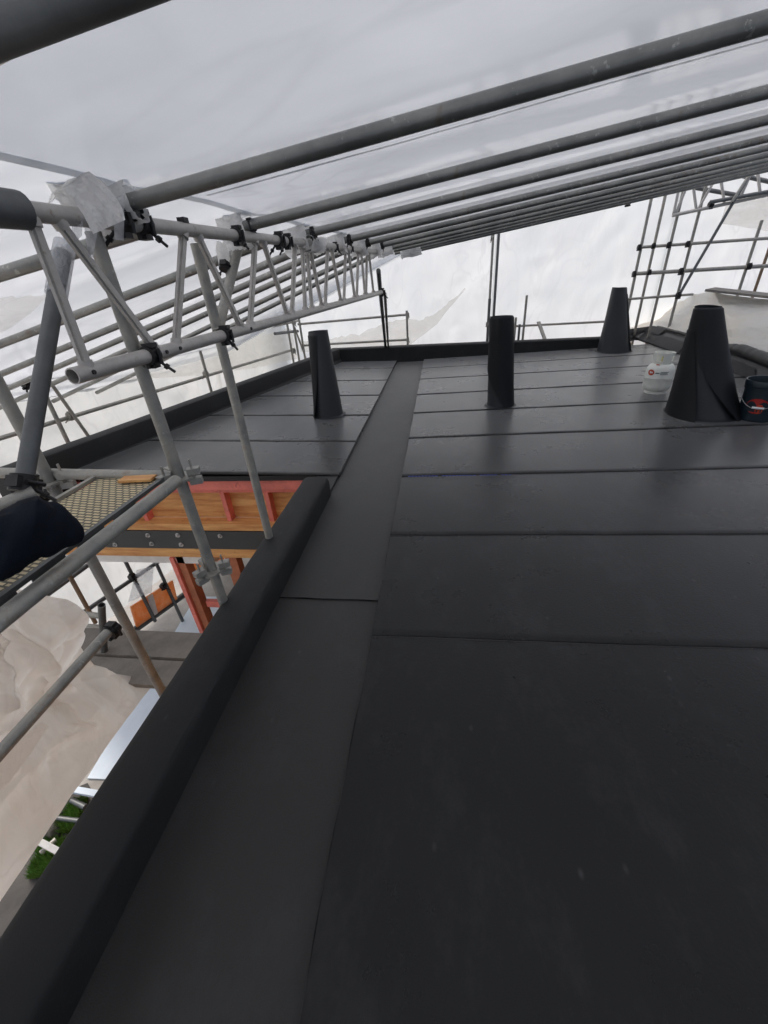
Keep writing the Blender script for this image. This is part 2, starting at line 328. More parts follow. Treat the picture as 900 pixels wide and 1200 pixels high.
# ================================================================ the flat roofed building
bld = empty('flat_roof_building', (0, 3, -3.3), 'flat roofed building whose top is covered in lapped black membrane', 'building')
GX0, GX1 = -.905, -.325                               # gutter strip between the two roof planes
def zr(x): return .015*(x-GX1)
def zl(x): return .0287*(GX0-x)
PA, PB = V((-2.13, 9.05, 0)), V((-3.72, 2.72, 0))     # foot of the parapet along the outer left edge
def leftx(Y): return PA.x + (Y-PA.y)*(PA.x-PB.x)/(PA.y-PB.y)
def strips(laps, xa, xb, zf, k):
    """membrane rolls: each a shallow wedge whose near edge laps over the roll before it"""
    bm = bmesh.new(); N = 90
    for i, (y0, y1) in enumerate(zip(laps, laps[1:])):
        rows = []
        for j in range(N+1):
            u = j/N; w = .005*noise.noise(V((u*7, i*5.3+k, 1))) + .003*noise.noise(V((u*40, i*3.1+k, 4)))
            def pt(y, dz):
                a, b = xa(y), xb(y); x = a+(b-a)*u
                wob = .0016*noise.noise(V((x*2.2, y*2.2, k))) + .0008*noise.noise(V((x*7, y*7, k)))
                return V((x, y, zf(x)+dz+wob))
            h = .0085 + .002*noise.noise(V((u*14, i*2.7+k, 9)))
            ys = [y0+w, y0+w+.004] + [y0+w+(y1+.05-y0-w)*t for t in (.05, .12, .2, .35, .5, .65, .8, .9, 1.0)]
            zs = [h*.75, h] + [h*(1-t)+.001*t for t in (.05, .12, .2, .35, .5, .65, .8, .9, 1.0)]
            p = [V((0, 0, 0))] + [pt(y, z) for y, z in zip(ys, zs)]
            p[0] = p[1].copy(); p[0].z -= .02
            bw = .006 + .010*abs(noise.noise(V((u*25, i*4.1+k, 2))))   # bead of bitumen squeezed out of the lap
            b0 = p[1].copy(); b0.y -= bw; b0.z = zf(b0.x)+.0015
            b1 = p[1].copy(); b1.y -= .002; b1.z = zf(b1.x)+h*.55
            rows.append(([bm.verts.new(q) for q in p], [bm.verts.new(b0), bm.verts.new(b1)]))
        for (a, ba), (b, bb) in zip(rows, rows[1:]):
            for q in range(len(a)-1):
                f = bm.faces.new((a[q], b[q], b[q+1], a[q+1])); f.smooth = q > 1
            f = bm.faces.new((ba[0], bb[0], bb[1], ba[1])); f.material_index = 1
    return bm
RL = [-2.4, -1.45, -.5, 1.371, 2.26, 3.195, 4.17, 5.106, 6.05, 7.10, 8.05, 9.06]
build('roof_membrane', strips(RL, lambda y: GX1+.006*noise.noise(V((y*3, 0, 0))), lambda y: 4.35, zr, 3), [MT['membrane'], MT['bitumen']], bld)
yl = lambda py: PZ(385, py, .01).y
LL = [3.25, yl(517.6), yl(487.6), yl(465), yl(448), yl(434.5), 9.06]
build('roof_membrane', strips(LL, lambda y: leftx(y), lambda y: GX0, zl, 11), [MT['membrane'], MT['bitumen']], bld)
# gutter strip, two lengths
def gutter(y0, y1, z, k):
    bm = bmesh.new()
    def f(u, v):
        x = GX0-.02+(GX1-GX0+.05)*u; y = y0+(y1-y0)*v + (.006*noise.noise(V((u*6, k, 0))) if v in (0, 1) else 0)
        e = .004*math.exp(-v*(y1-y0)/.15)
        return V((x, y, z + e + .0015*noise.noise(V((x*5, y*2.5, k))) + .006*abs(u-.5)**3))
    grid(bm, f, 16, 120)
    box(bm, ((GX0+GX1)/2, y0+.002, z-.001), GX1-GX0, .004, .008, mi=1)
    return bm
build('gutter', gutter(-2.4, 1.70, -.034, 1), [MT['gutter'], MT['bitumen']], bld, True)
build('gutter', gutter(1.655, 9.06, -.030, 2), [MT['gutter'], MT['bitumen']], bld, True)
bm = bmesh.new()
for ex, sg, ya in ((GX1, -1, -2.4), (GX0, 1, 3.26)):
    def edge_strip(u, v):
        y = ya+(9.05-ya)*v; w_ = .006+.010*abs(noise.noise(V((ex, y*4, 2)))); x = ex+.006*noise.noise(V((y*3, 0, 0)))*(1 if sg < 0 else 0)
        return V((x-sg*.004+sg*(w_+.004)*u, y, -.028+.030*(1-u)**.6))
    grid(bm, edge_strip, 3, 260)
build('edge_shade_strip', bm, MT['bitumen'], bld, True)  # dark strips modelled in place of the shadow lines along the gutter edges
# deck below the membranes and the building's outer walls
bm = bmesh.new()
box(bm, ((GX0+GX1)/2+1.9, 3.3, -.18), 6.2-1.4, 11.6, .26)
box(bm, (-1.012, 3.09, -.14), .2, .33, .27)
prism(bm, [(-1.09, 3.26, -.006), (leftx(3.26), 3.26, -.006), (leftx(9.06), 9.06, -.006), (-1.09, 9.06, -.006)], (0, 0, -.05))
box(bm, (-.99, 6.2, -.18), .25, 5.84, .26)
build('roof_deck', bm, MT['black'], bld)
bm = bmesh.new(); box(bm, (-1.03, .25, -1.73), .12, 5.3, 3.1); box(bm, (4.1, 3.3, -1.73), .12, 11.5, 3.1); box(bm, (1.4, 9.12, -1.73), 7.2, .12, 3.1)
build('outer_wall', bm, MT['timber'], bld)
# ---- the low kerb beside the gutter and the raised parapets
def upstand(name, path, prof, label, caps=True, k=0):
    """profile (across, height) swept along a path; across is to the left of the path"""
    bm = bmesh.new(); rows = []; n = len(path)
    for i, p in enumerate(path):
        p = V(p); d = (V(path[min(i+1, n-1)])-V(path[max(i-1, 0)])).normalized(); s = V((-d.y, d.x, 0))
        st = .0045 if name == 'kerb' and p.y > 1.655 else 0   # the second length of membrane laps over the first
        a0_ = .1
        prof_ = [((a-a0_)*(1+st*9)+a0_, h+st*(1 if h > .06 else 0)) for a, h in prof]
        rows.append([bm.verts.new(p + s*(a+.003*noise.noise(V((p.y*4.7, j, k)))) + V((0, 0, h+.003*noise.noise(V((p.y*3.1, j*.3, k+9))))) ) for j, (a, h) in enumerate(prof_)])
    for A, B in zip(rows, rows[1:]):
        for j in range(len(prof)-1): bm.faces.new((A[j], B[j], B[j+1], A[j+1]))
    if caps:
        bm.faces.new(rows[0]); bm.faces.new(rows[-1][::-1])
    bmesh.ops.recalc_face_normals(bm, faces=bm.faces)
    return tag(build(name, bm, MT['upstand'], None, True, 30), label, 'parapet')
# kerb: foot in the gutter, small fillet, face, rounded top, outer face
kp = [(GX0, -2.4+5.32*i/150, 0) for i in range(151)]
upstand('kerb', kp, [(.001, -.04), (.001, .0), (.003, .092), (.008, .110), (.017, .122), (.032, .129), (.05, .131), (.10, .133), (.17, .130), (.195, .123), (.208, .111), (.213, .095), (.215, .07), (.217, -.30), (.10, -.30)], 'low membrane wrapped kerb running beside the brown gutter strip in front', k=2)
d = (PA-PB); n0 = 40
lp = [tuple(PB + d*(i/n0)) for i in range(n0+1)]
upstand('parapet', lp, [(-.05, .02), (-.04, .045), (0, .09), (.004, .27), (.012, .292), (.03, .30), (.17, .30), (.19, .29), (.20, .27), (.20, -.4), (.05, -.4)], 'long black parapet slanting along the outer left edge of the roof', k=5)
bm = bmesh.new()
fp = [(3.62-5.95*i/50, 9.05, -.065*(1-i/50)) for i in range(51)]
upstand('parapet', [(x, y, z) for x, y, z in fp][::-1], [(0.0, -.02), (0, .28), (.012, .296), (.03, .30), (.19, .30), (.21, .28), (.21, -.4)], 'straight black parapet across the far end of the roof', k=8)
# ---- timber framed wall under the left roof's front edge
fr = empty('timber_wall_frame', (-2.4, 3.3, -1.0), 'pink primed timber wall frame with plywood lining under the left roof edge', 'wall frame')
YF = 3.30
bm = bmesh.new(); box(bm, (-2.65, YF+.06, -.115), 3.4, .14, .10); box(bm, (-2.65, YF+.075, -.19), 3.4, .10, .045)
build('top_plate', bm, MT['red_timber'], fr)
bm = bmesh.new(); box(bm, (-2.65, YF+.14, -.38), 3.4, .02, .36); build('plywood', bm, MT['timber'], fr)
bm = bmesh.new(); box(bm, (-2.65, YF+.05, -.595), 3.4, .14, .08); build('bottom_plate', bm, MT['timber'], fr)
for px, py in ((172, 600), (266, 590), (316, 588), (95, 600), (45, 600)):
    p = PY(px, py, YF+.08); bm = bmesh.new(); box(bm, (p.x, YF+.085, -.385), .045, .095, .345); build('stud', bm, MT['red_timber'], fr)
bm = bmesh.new(); box(bm, (-2.65, YF+.03, -.752), 3.4, .12, .222); sb = build('steel_beam', bm, MT['beam_paint'], fr)
for px, py in ((173.5, 627), (178, 637), (208.5, 627), (212.5, 638), (258, 628), (130, 628), (135, 638)):
    p = PY(px, py, YF-.03); bm = bmesh.new(); tube(bm, (p.x, YF-.029, p.z), (p.x, YF-.036, p.z), .026, 16); tube(bm, (p.x, YF-.036, p.z), (p.x, YF-.052, p.z), .015, 6); tube(bm, (p.x, YF-.052, p.z), (p.x, YF-.062, p.z), .007, 8)
    build('bolt', bm, MT['bolt'], sb)
bm = bmesh.new(); box(bm, (-2.65, YF+.04, -.92), 3.4, .14, .11); build('bottom_plate', bm, MT['timber'], fr)
bm = bmesh.new(); box(bm, (-3.4, YF+.05, -1.03), 1.9, .12, .10); build('fascia', bm, MT['white'], fr)
a = PY(205, 652, YF); bm = bmesh.new()
box(bm, (a.x+.055, YF+.05, -2.15), .085, .12, 2.32); build('post', bm, MT['brown_timber'], fr)
bm = bmesh.new(); box(bm, (a.x-.022, YF+.03, -2.15), .05, .14, 2.32); build('stud', bm, MT['red_timber'], fr)
a2 = PY(274, 655, YF+.1); bm = bmesh.new(); box(bm, (a2.x, YF+.1, -2.15), .13, .11, 2.32); build('post', bm, MT['brown_timber'], fr)
b = PY(240, 707, YF+.05); bm = bmesh.new(); box(bm, ((a.x+a2.x)/2+.02, YF+.06, b.z), abs(a2.x-a.x)-.22, .05, .09); build('brace', bm, MT['red_timber'], fr)
# ================================================================ hip and loose sheets on the right
hip = [PZ(x, y, .065) for x, y in ((712, 407), (746, 398), (789, 414), (852, 436), (874, 443), (905, 457), (960, 485), (1100, 560))]
rid = [PZ(x, y, .24) for x, y in ((715, 391), (766, 384), (806, 395), (850, 411), (872, 419), (905, 432), (960, 455), (1100, 515))]
def along(pts, t):
    t = max(0, min(.99999, t))*(len(pts)-1); i = int(t); return pts[i].lerp(pts[i+1], t-i)
bm = bmesh.new()
grid(bm, lambda u, v: along(hip, u).lerp(along(rid, u), v) + V((0, 0, .005*fbm(along(hip, u), 2))), 60, 8)
grid(bm, lambda u, v: along(rid, u).lerp(along(rid, u)+V((1.2, .3, -.25)), v), 60, 3)
tag(build('roof_hip', bm, MT['slab'], None, True), 'raised hip of grey-black membrane along the right edge of the roof', 'roof hip')
def loose(u0, u1, v0, v1, dz, label, k):
    bm = bmesh.new()
    f = lambda u, v: along(hip, u0+(u1-u0)*u).lerp(along(rid, u0+(u1-u0)*u), v0+(v1-v0)*v) + V((0, 0, dz+.004*fbm((u*2, v*2, k), 1)))
    grid(bm, f, 14, 6); bmesh.ops.solidify(bm, geom=bm.faces[:], thickness=.012)
    tag(build('loose_membrane', bm, MT['slab'], None, True, 40), label, 'membrane sheet', 'loose membrane sheets')
loose(.10, .30, -.02, .6, .035, 'grey membrane sheet laid over the hip behind the white gas bottle', 1)
loose(.02, .20, .5, .95, .05, 'small membrane sheet at the peak of the hip beside the far cowl', 2)
loose(.43, .62, -.1, .55, .035, 'grey membrane sheet on the hip above the blue bucket', 3)
bm = bmesh.new(); pr = None; N = 40
for i in range(N):
    u0, u1 = .16+.7*i/N, .16+.7*(i+1)/N
    r = lambda u: .028+.05*max(0, min(1, (u-.36)*6)) + .008*noise.noise(V((u*30, 0, 0)))
    o_ = lambda u: along(rid, u)+V((0, .02*noise.noise(V((u*18, 3, 0))), r(u)*.8+.01))
    tube(bm, o_(u0), o_(u1+.002), r(u0), 12, r2=r(u1))
tag(build('membrane_roll', bm, MT['black'], None, True, 50), 'long black roll lying along the ridge in front of the cream tarpaulin', 'membrane roll')
tb = [PZ(x, y, .27) for x, y in ((729, 382), (766, 383), (806, 393), (835, 402), (865, 410), (905, 417), (960, 425))]
tt = [(729, 372), (766, 363), (798, 351), (815, 341), (838, 338), (905, 344), (960, 350)]
tt = [PY(x, y, b_.y+1.7) for (x, y), b_ in zip(tt, tb)]
film('tarpaulin', lambda u, v: (lambda p: p+V((-.4, -.7, .6))*(.16*facet(V((p.x*.8, p.y*.8, p.z*2.2)), .8, 4)-.08+.05*noise.noise(p*.9)+.07*facet(V((p.x*.9+p.z*1.5, p.y*.4, p.z*2.5)), 1.9, 9)-.12*abs(noise.noise(V((p.x*.5, p.y*.5, p.z*3.2))*1.3))))(along(tb, u).lerp(along(tt, u), v)+V((0, 0, .08*math.sin(v*3.14)))), 150, 60, MT['tarp'], 'crumpled cream tarpaulin heaped beyond the ridge on the right', cat='tarpaulin')
p0, p1 = PY(832, 339, 8.6), PY(960, 353, 7.6)
bm = bmesh.new(); bar(bm, p0, p1, .5, .035); tag(build('board', bm, MT['plank']), 'grey-green board edge lying on top of the cream tarpaulin', 'board')
# ================================================================ cowls
def cowl(c, r0, r1, h, label, flap, lean=(0, 0), k=0):
    c = V(c); e = empty('vent_cowl', c, label, 'roof vent', 'membrane wrapped vent cowls')
    w = V((-c.x, -c.y, 0)).normalized(); rt = V((-w.y, w.x, 0))      # towards the viewer, to the viewer's right
    def P(th, z, dr=0):
        t = max(0, z/h); r = (r0+(r1-r0)*(t**.93)) + dr
        r *= 1 + .022*noise.noise(V((math.cos(th)*1.5, math.sin(th)*1.5+k, z*2))) + .014*noise.noise(V((math.cos(th)*3, math.sin(th)*3+k, z*6)))
        return c + (w*math.cos(th)+rt*math.sin(th))*r + V((lean[0]*t, lean[1]*t, z))
    bm = bmesh.new(); n = 48
    grid(bm, lambda u, v: P(2*math.pi*u, h*v + (.012*math.sin(2*math.pi*u+k) if v == 1 else 0)), n, 20)
    grid(bm, lambda u, v: P(2*math.pi*u, h*(1-.5*v), -.008 if v else -.003), n, 3)
    bmesh.ops.remove_doubles(bm, verts=bm.verts, dist=.0005)
    build('body', bm, MT['cowl'], e, True, 40)
    bm = bmesh.new()
    def fl(u, v):
        z = h*(flap['z0']+(flap['z1']-flap['z0'])*v); a = flap['a'](v); b = flap['b'](v); th = a+(b-a)*u
        lift = flap.get('lift', .03)*(1-v)**2*(1-u)**3 if flap.get('side', 0) == 0 else flap.get('lift', .03)*(1-v)**2*u**3
        return P(th, z, flap.get('off', .007)+lift)
    grid(bm, fl, 30, 24); bmesh.ops.solidify(bm, geom=bm.faces[:], thickness=.005)
    build('flap', bm, MT['cowl'], e, True, 40)
    for fp_ in flap.get('more', []):
        flap = fp_; bm = bmesh.new(); grid(bm, fl, 30, 24); bmesh.ops.solidify(bm, geom=bm.faces[:], thickness=.005); build('flap', bm, MT['cowl'], e, True, 40)
    bm = bmesh.new()                                      # skirt of membrane welded to the roof
    grid(bm, lambda u, v: P(2*math.pi*u, .004, 0) + (w*math.cos(2*math.pi*u)+rt*math.sin(2*math.pi*u))*(.004+.03*v)*(1+.3*noise.noise(V((math.cos(6.28*u)*2, math.sin(6.28*u)*2, k)))) + V((0, 0, .012*(1-v)+.007)), 48, 3)
    build('skirt', bm, MT['cowl'], e, True)
    return e
cowl((-1.438, 5.10, .015), .185, .117, 1.02, 'black wrapped vent cowl standing on the left roof beside the gutter strip', dict(z0=.02, z1=.96, a=lambda v: -2.6, b=lambda v: -.95+.75*v, lift=.05, side=1), k=1)
cowl((.775, 5.28, .016), .163, .131, 1.04, 'narrow black vent cowl with a pointed flap just right of the gutter', dict(z0=-.005, z1=.985, a=lambda v: max(-2.6, .5-4.2*v), b=lambda v: 3.3, lift=.02), (-.06, 0), k=2)
cowl((3.27, 8.55, .05), .29, .118, 1.07, 'black cone shaped vent cowl farthest away by the far parapet', dict(z0=0, z1=.9, a=lambda v: 1.2, b=lambda v: 3.0, lift=.01), (-.12, 0), k=3)
cowl((2.79, 4.62, .046), .318, .110, 1.03, 'widest black vent cowl standing between the gas bottle and the bucket', dict(z0=.0, z1=.985, a=lambda v: 1.0-2.15*v if v < .6 else max(-2.6, -.31-7*(v-.6)), b=lambda v: 3.3, lift=.05, more=[dict(z0=.0, z1=.80, off=.014, a=lambda v: -2.6, b=lambda v: -.08-.5*v**2, lift=.06, side=1)]), (-.22, .06), k=4)
# ================================================================ gas bottle and bucket
c = V((2.70, 5.52, zr(2.7)+.008)); g = empty('gas_bottle', c, 'pale grey-green gas bottle with a round red sticker behind the wide cowl', 'gas bottle')
w = V((-c.x, -c.y, 0)).normalized(); rt = V((-w.y, w.x, 0))
bm = bmesh.new(); lathe(bm, c, [(.10, .030), (.135, .045), (.150, .075), (.153, .10), (.153, .185), (.1545, .188), (.1545, .194), (.153, .197), (.153, .265), (.147, .30), (.125, .335), (.085, .358), (.04, .368)], 40); build('tank', bm, MT['tank'], g, True, 40)
bm = bmesh.new(); lathe(bm, c, [(.112, 0), (.118, 0), (.112, .045), (.106, .045)], 32); build('foot_ring', bm, MT['tank'], g, True, 40)
bm = bmesh.new()
for i in range(40):                                       # guard collar with hand holes
    a0, a1 = 2*math.pi*i/40, 2*math.pi*(i+1)/40
    hole = (i % 20) in (3, 4, 5, 6, 13, 14, 15, 16)
    for z0, z1 in (((.34, .385), (.445, .478)) if hole else ((.34, .478),)):
        q = lambda a, z: c+V((math.cos(a)*(.098+.012*(z-.34)/.14), math.sin(a)*(.098+.012*(z-.34)/.14), z))
        f = [bm.verts.new(q(a0, z0)), bm.verts.new(q(a1, z0)), bm.verts.new(q(a1, z1)), bm.verts.new(q(a0, z1))]; bm.faces.new(f)
bmesh.ops.remove_doubles(bm, verts=bm.verts, dist=.0005); bmesh.ops.solidify(bm, geom=bm.faces[:], thickness=.005)
build('collar', bm, MT['tank'], g)
bm = bmesh.new(); tube(bm, c+V((0, 0, .36)), c+V((0, 0, .43)), .018, 12); tube(bm, c+V((0, 0, .395)), c+w*.055+V((0, 0, .40)), .013, 10); tube(bm, c+V((0, 0, .43)), c+V((0, 0, .45)), .032, 10)
build('valve', bm, MT['yellow'], g, True, 40)
bm = bmesh.new()
def on_tank(th, z, r=.1542): return c+(w*math.cos(th)+rt*math.sin(th))*r+V((0, 0, z))
def sticker(bm, th0, z0, rx, rz, mi, r): 
    ctr = bm.verts.new(on_tank(th0, z0, r)); ring = [bm.verts.new(on_tank(th0+math.sin(t)*rx/.154, z0+math.cos(t)*rz, r)) for t in [2*math.pi*i/24 for i in range(24)]]
    for i in range(24): bm.faces.new((ctr, ring[(i+1) % 24], ring[i])).material_index = mi
sticker(bm, -.62, .262, .040, .034, 0, .1545)
sticker(bm, -.66, .264, .012, .014, 1, .1552); sticker(bm, -.53, .262, .010, .010, 1, .1552)
build('sticker', bm, [MT['tank_red'], MT['white']], g)
bm = bmesh.new()
def strip(th0, th1, z, hz):
    for i in range(8):
        t0, t1 = th0+(th1-th0)*i/8, th0+(th1-th0)*(i+1)/8
        bm.faces.new([bm.verts.new(on_tank(t, zz, .1546)) for t, zz in ((t0, z), (t1, z), (t1, z+hz), (t0, z+hz))])
strip(-.28, .0, .255, .011); strip(.05, .62, .268, .006); strip(.05, .55, .255, .006); strip(.05, .6, .242, .006)
build('label_text', bm, MT['print'], g)
bm = bmesh.new(); sticker(bm, -.35, .345, .03, .010, 0, .112); build('sticker', bm, [MT['tank_red']], g)
c = V((3.13, 4.36, zr(3.1)+.008)); g = empty('bucket', c, 'blue-black plastic bucket with a round red label beside the wide cowl', 'bucket')
w = V((-c.x, -c.y, 0)).normalized(); rt = V((-w.y, w.x, 0))
bm = bmesh.new(); lathe(bm, c, [(.135, 0), (.140, .006), (.160, .30), (.168, .302), (.170, .325), (.163, .327), (.172, .329), (.176, .375), (.172, .382), (.163, .380), (.158, .33), (.150, .10), (.10, .05)], 40); build('body', bm, MT['bucket'], g, True, 35)
bm = bmesh.new(); 
def onb(th, z, e=.0015): return c+(w*math.cos(th)+rt*math.sin(th))*(.1405+.0198*z/.30+e)+V((0, 0, z))
def bdisc(bm, th0, z0, rx, rz, mi, e):
    ctr = bm.verts.new(onb(th0, z0, e)); ring = [bm.verts.new(onb(th0+math.sin(t)*rx/.15, z0+math.cos(t)*rz, e)) for t in [2*math.pi*i/28 for i in range(28)]]
    for i in range(28): bm.faces.new((ctr, ring[(i+1) % 28], ring[i])).material_index = mi
bdisc(bm, -.10, .155, .088, .072, 0, .0015); bdisc(bm, .05, .13, .03, .045, 1, .0025)
build('label', bm, [MT['bucket_red'], MT['tank_red']], g)
bm = bmesh.new(); pr = None
for i in range(21):                                       # wire handle hanging down in front
    t = -1.45+2.9*i/20; p = onb(t-.05, .30-.165*math.cos(t*1.02)**1.0*1.0, .022)
    if pr is not None: tube(bm, pr, p, .0028, 6)
    pr = p
hd = build('handle', bm, MT['wire'], g, True)
bm = bmesh.new(); tube(bm, onb(-.28, .145, .024), onb(.25, .145, .024), .010, 10); build('grip', bm, MT['white'], hd, True, 40)
# ================================================================ temporary roof: lattice beam, rafters, film
def top(Y): return V((-1.1748+.09156*Y, Y, 1.7008+.01605*Y))
def bot(Y): return V((-1.1749+.09156*Y, Y, 1.3001+.01605*Y))
def proj(p):
    c = R @ (V(p)-V((0, 0, H))); return 450+F*c.x/c.z, 600+F*c.y/c.z
def solve(fn, px, lo=.3, hi=12):
    for _ in range(50):
        m = (lo+hi)/2
        if proj(fn(m))[0] < px: lo = m
        else: hi = m
    return lo
BEND = 5.55
lb = empty('lattice_beam', top(1.1), 'pale aluminium lattice beam running along under the rafters above the left roof', 'lattice beam')
bm = bmesh.new(); tube(bm, top(-1.2), top(BEND), .0242, 18, .84); build('top_chord', bm, MT['alu'], lb, True, 40)
bm = bmesh.new(); tube(bm, bot(solve(bot, 85)), bot(BEND-.1), .0242, 18, .84); build('bottom_chord', bm, MT['alu'], lb, True, 40)
bm = bmesh.new(); tube(bm, top(-1.2), top(solve(top, 25)), .043, 18, .6); build('sleeve', bm, MT['steel_dark'], lb, True, 40)
for a, b in ((33, 104), (62, 185), (215, 206), (229, 284), (299, 293), (307, 338), (346, 342), (354, 358), (359, 366), (362, 378), (384, 381), (388, 400), (405, 403), (408, 416), (420, 418), (423, 428), (430, 429), (432, 438)):
    p, q = top(solve(top, a)), bot(solve(bot, b)); dd = (q-p).normalized()
    bm = bmesh.new(); bar(bm, p+dd*.018, q-dd*.018, .034, .022, up=(1, 0, 0)); 
    bmesh.ops.bevel(bm, geom=bm.edges[:], offset=.006, segments=2, affect='EDGES')
    for t, s in ((p, 1), (q, -1)): tube(bm, t+dd*.012*s-V((0, 0, .001)), t+dd*.034*s, .021, 12)
    build('brace', bm, MT['alu'], lb, True, 40)
for px in (104, 190, 206, 290):                            # bolt heads on the chords
    p = bot(solve(bot, px)); bm = bmesh.new(); tube(bm, p+V((.02, -.008, 0)), p+V((.028, -.008, 0)), .007, 8); build('bolt', bm, MT['clamp'], lb)
RY = [1.54, 2.39, 3.137, 3.996, 4.64, 5.28, 5.92, 6.50, 7.10, 7.72]
RD = V((.99216, .0338, .1203))
def joint(Y): p = top(Y); p.z += .05; return p
def raf_label(i):
    if i == 0: return 'thick nearest roof rafter tube starting from the big white wrap on the lattice beam'
    if i == len(RY)-1: return 'last and farthest roof rafter tube above the bright far wall sheet'
    return ORD[i]+' roof rafter tube from the near end of the lattice beam, grey steel'
for i, Y in enumerate(RY):
    p = joint(Y); pole('roof_rafter', p-RD*.14, p+RD*8.2, raf_label(i), 'rafter', group='rafter tubes sloping up to the right', n=18, hollow=.8)
# the rafter just over the camera
lo, hi = .15, 1.5
def rz(p): return 1.7008+.01605*p.y+.05+.1213*(p.x+1.1748-.09156*p.y)
for _ in range(40):
    m = (lo+hi)/2; p = PD(0, 37, m)
    if p.z < rz(p): lo = m
    else: hi = m
p = PD(0, 37, lo); print('near rafter depth', lo, p)
pole('roof_rafter', p-RD*1.0, p+RD*6, 'dark rafter tube passing overhead close to the viewer in the upper left corner', 'steel_dark', group='rafter tubes sloping up to the right', n=24)
# left wall line (the scaffold outside the slanting left parapet)
LA, LB = V((-4.6, 3.54, 0)), V((-3.32, 9.3, 0)); LD = (LB-LA).normalized(); LN = V((-LD.y, LD.x, 0))
def PL(x, y, off=0.0):                                  # off > 0: further out to the left
    d = ray(x, y); a = LA+LN*off; t = (a.dot(LN))/(d.dot(LN)); return V((0, 0, H))+d*t
def wallx(Y, off): a = LA+LN*off; return a.x+(Y-a.y)*LD.x/LD.y
OFF = .75
eave_pts = [(-2.6, 1.45), (.5, 1.25), (1.6, 1.08), (2.5, .78), (3.2, .66), (4.0, .53), (5.0, .42), (6.8, .36)]
def eave(Y):
    for (a, za), (b, zb) in zip(eave_pts, eave_pts[1:]):
        if Y <= b: return za+(zb-za)*(Y-a)/(b-a)
    return eave_pts[-1][1]
LYs = [(1.615, 1.615), (2.56, 2.56), (3.22, 3.22), (3.66, 3.66), (4.1, 4.1), (4.75, 4.75), (5.35, 5.35)]
for i, (Y, Y2) in enumerate(LYs):
    p = top(Y)-V((0, 0, .012)); q = V((wallx(Y2, OFF-.05), Y2, eave(Y2)-.03))
    d = (q-p).normalized()
    lab = ['short looking left rafter tube stub sloping down from the big white wrap'][0] if i == 0 else ORD[i]+' left rafter tube from the near end, sloping down behind the lattice beam'
    pole('left_rafter', p+d*.03, q, lab, 'rafter', group='rafter tubes sloping down to the left')
def zroof(x, Y):
    xc = -1.1748+.09156*Y
    if x >= xc: return 1.7008+.01605*Y+.083+.1213*(x-xc)
    xe = wallx(Y, OFF); t = (xc-x)/(xc-xe); return (1.7008+.01605*Y+.083)*(1-t)+(eave(Y)+.02)*t
def sag(Y, k=.018):
    ys = [-.9, -.1, .62]+RY; d = 9
    for a, b in zip(ys, ys[1:]):
        if a <= Y <= b: t = (Y-a)/(b-a); return k*math.sin(t*math.pi)
    return 0
def lift(x, Y): return sag(Y)*.7+.012+.005*fbm((x*.7, Y*1.6, 0), 1.5)
film('roof_sheet', lambda u, v: (lambda x, Y: V((x, Y, zroof(x, Y)+lift(x, Y))))(-1.19+.09156*(-2.6+10.5*v)+10.3*u, -2.6+10.5*v), 120, 150, MT['roof_sheet'], 'grey translucent plastic sheet stretched over the right rafters overhead')
def lf(u, v):
    Y = -2.6+10.5*v; xc = -1.15+.09156*Y; xe = wallx(Y, OFF); x = xc+(xe-xc)*u
    return V((x, Y, zroof(x, Y)+lift(x, Y)*(1-u)+.004+.02*math.sin(u*3.14)+.012*u*fbm((x*.8, Y*1.3, 3), 1.6)))
film('roof_sheet', lf, 60, 150, MT['left_roof_sheet'], 'pale translucent plastic sheet sloping down over the left rafters')
def seam(parent, f, label=None):
    bm = bmesh.new(); grid(bm, f, 3, 90); return build('weld_seam', bm, parent.data.materials[0], parent, True)
rs = [o for o in C.objects if o.name.startswith('roof_sheet')]
for Y0, w_ in ((1.93, .022), (4.32, .03)):
    seam(rs[0], lambda u, v, Y0=Y0, w_=w_: (lambda x, Y: V((x, Y, zroof(x, Y)+lift(x, Y)-.004)))(-1.1+.09156*Y0+9*v, Y0+w_*(u-.5)+.034*9*v))
for Y0 in (): seam(rs[1], lambda u, v, Y0=Y0: (lambda q: V((q.x, q.y, q.z-.004)))(lf(.02+.96*v, (Y0+2.6+.07*(u-.5))/10.5)))
film('roof_sheet', lambda u, v: (lambda x: V((x, 7.92+.05*v, zroof(x, 7.9)*(1-v)+3.7*v)))(wallx(7.9, OFF)+(9.1-wallx(7.9, OFF))*u), 40, 12, MT['wall_sheet'], 'upright plastic sheet closing the step behind the last rafter')
film('roof_sheet', quad((-5.5, 7.9, 3.7), (9.2, 7.9, 3.7), (9.2, 10.7, 3.7), (-5.5, 10.7, 3.7)), 20, 10, MT['high_film'], 'high plastic sheet roofing the far bay')
YW = 10.45
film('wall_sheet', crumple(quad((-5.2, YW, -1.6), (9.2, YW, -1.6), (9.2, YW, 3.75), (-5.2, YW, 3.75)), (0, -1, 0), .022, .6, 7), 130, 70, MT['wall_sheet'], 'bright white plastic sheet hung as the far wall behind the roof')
ws = [o for o in C.objects if o.name.startswith('wall_sheet')][0]
for x0, w_ in ((1.2, .05), (4.6, .04)):
    q_ = crumple(quad((-5.2, YW, -1.6), (9.2, YW, -1.6), (9.2, YW, 3.75), (-5.2, YW, 3.75)), (0, -1, 0), .022, .6, 7)
    seam(ws, lambda u, v, x0=x0, w_=w_: q_((x0+5.2+w_*(u-.5))/14.4, v)-V((0, .02, 0)))
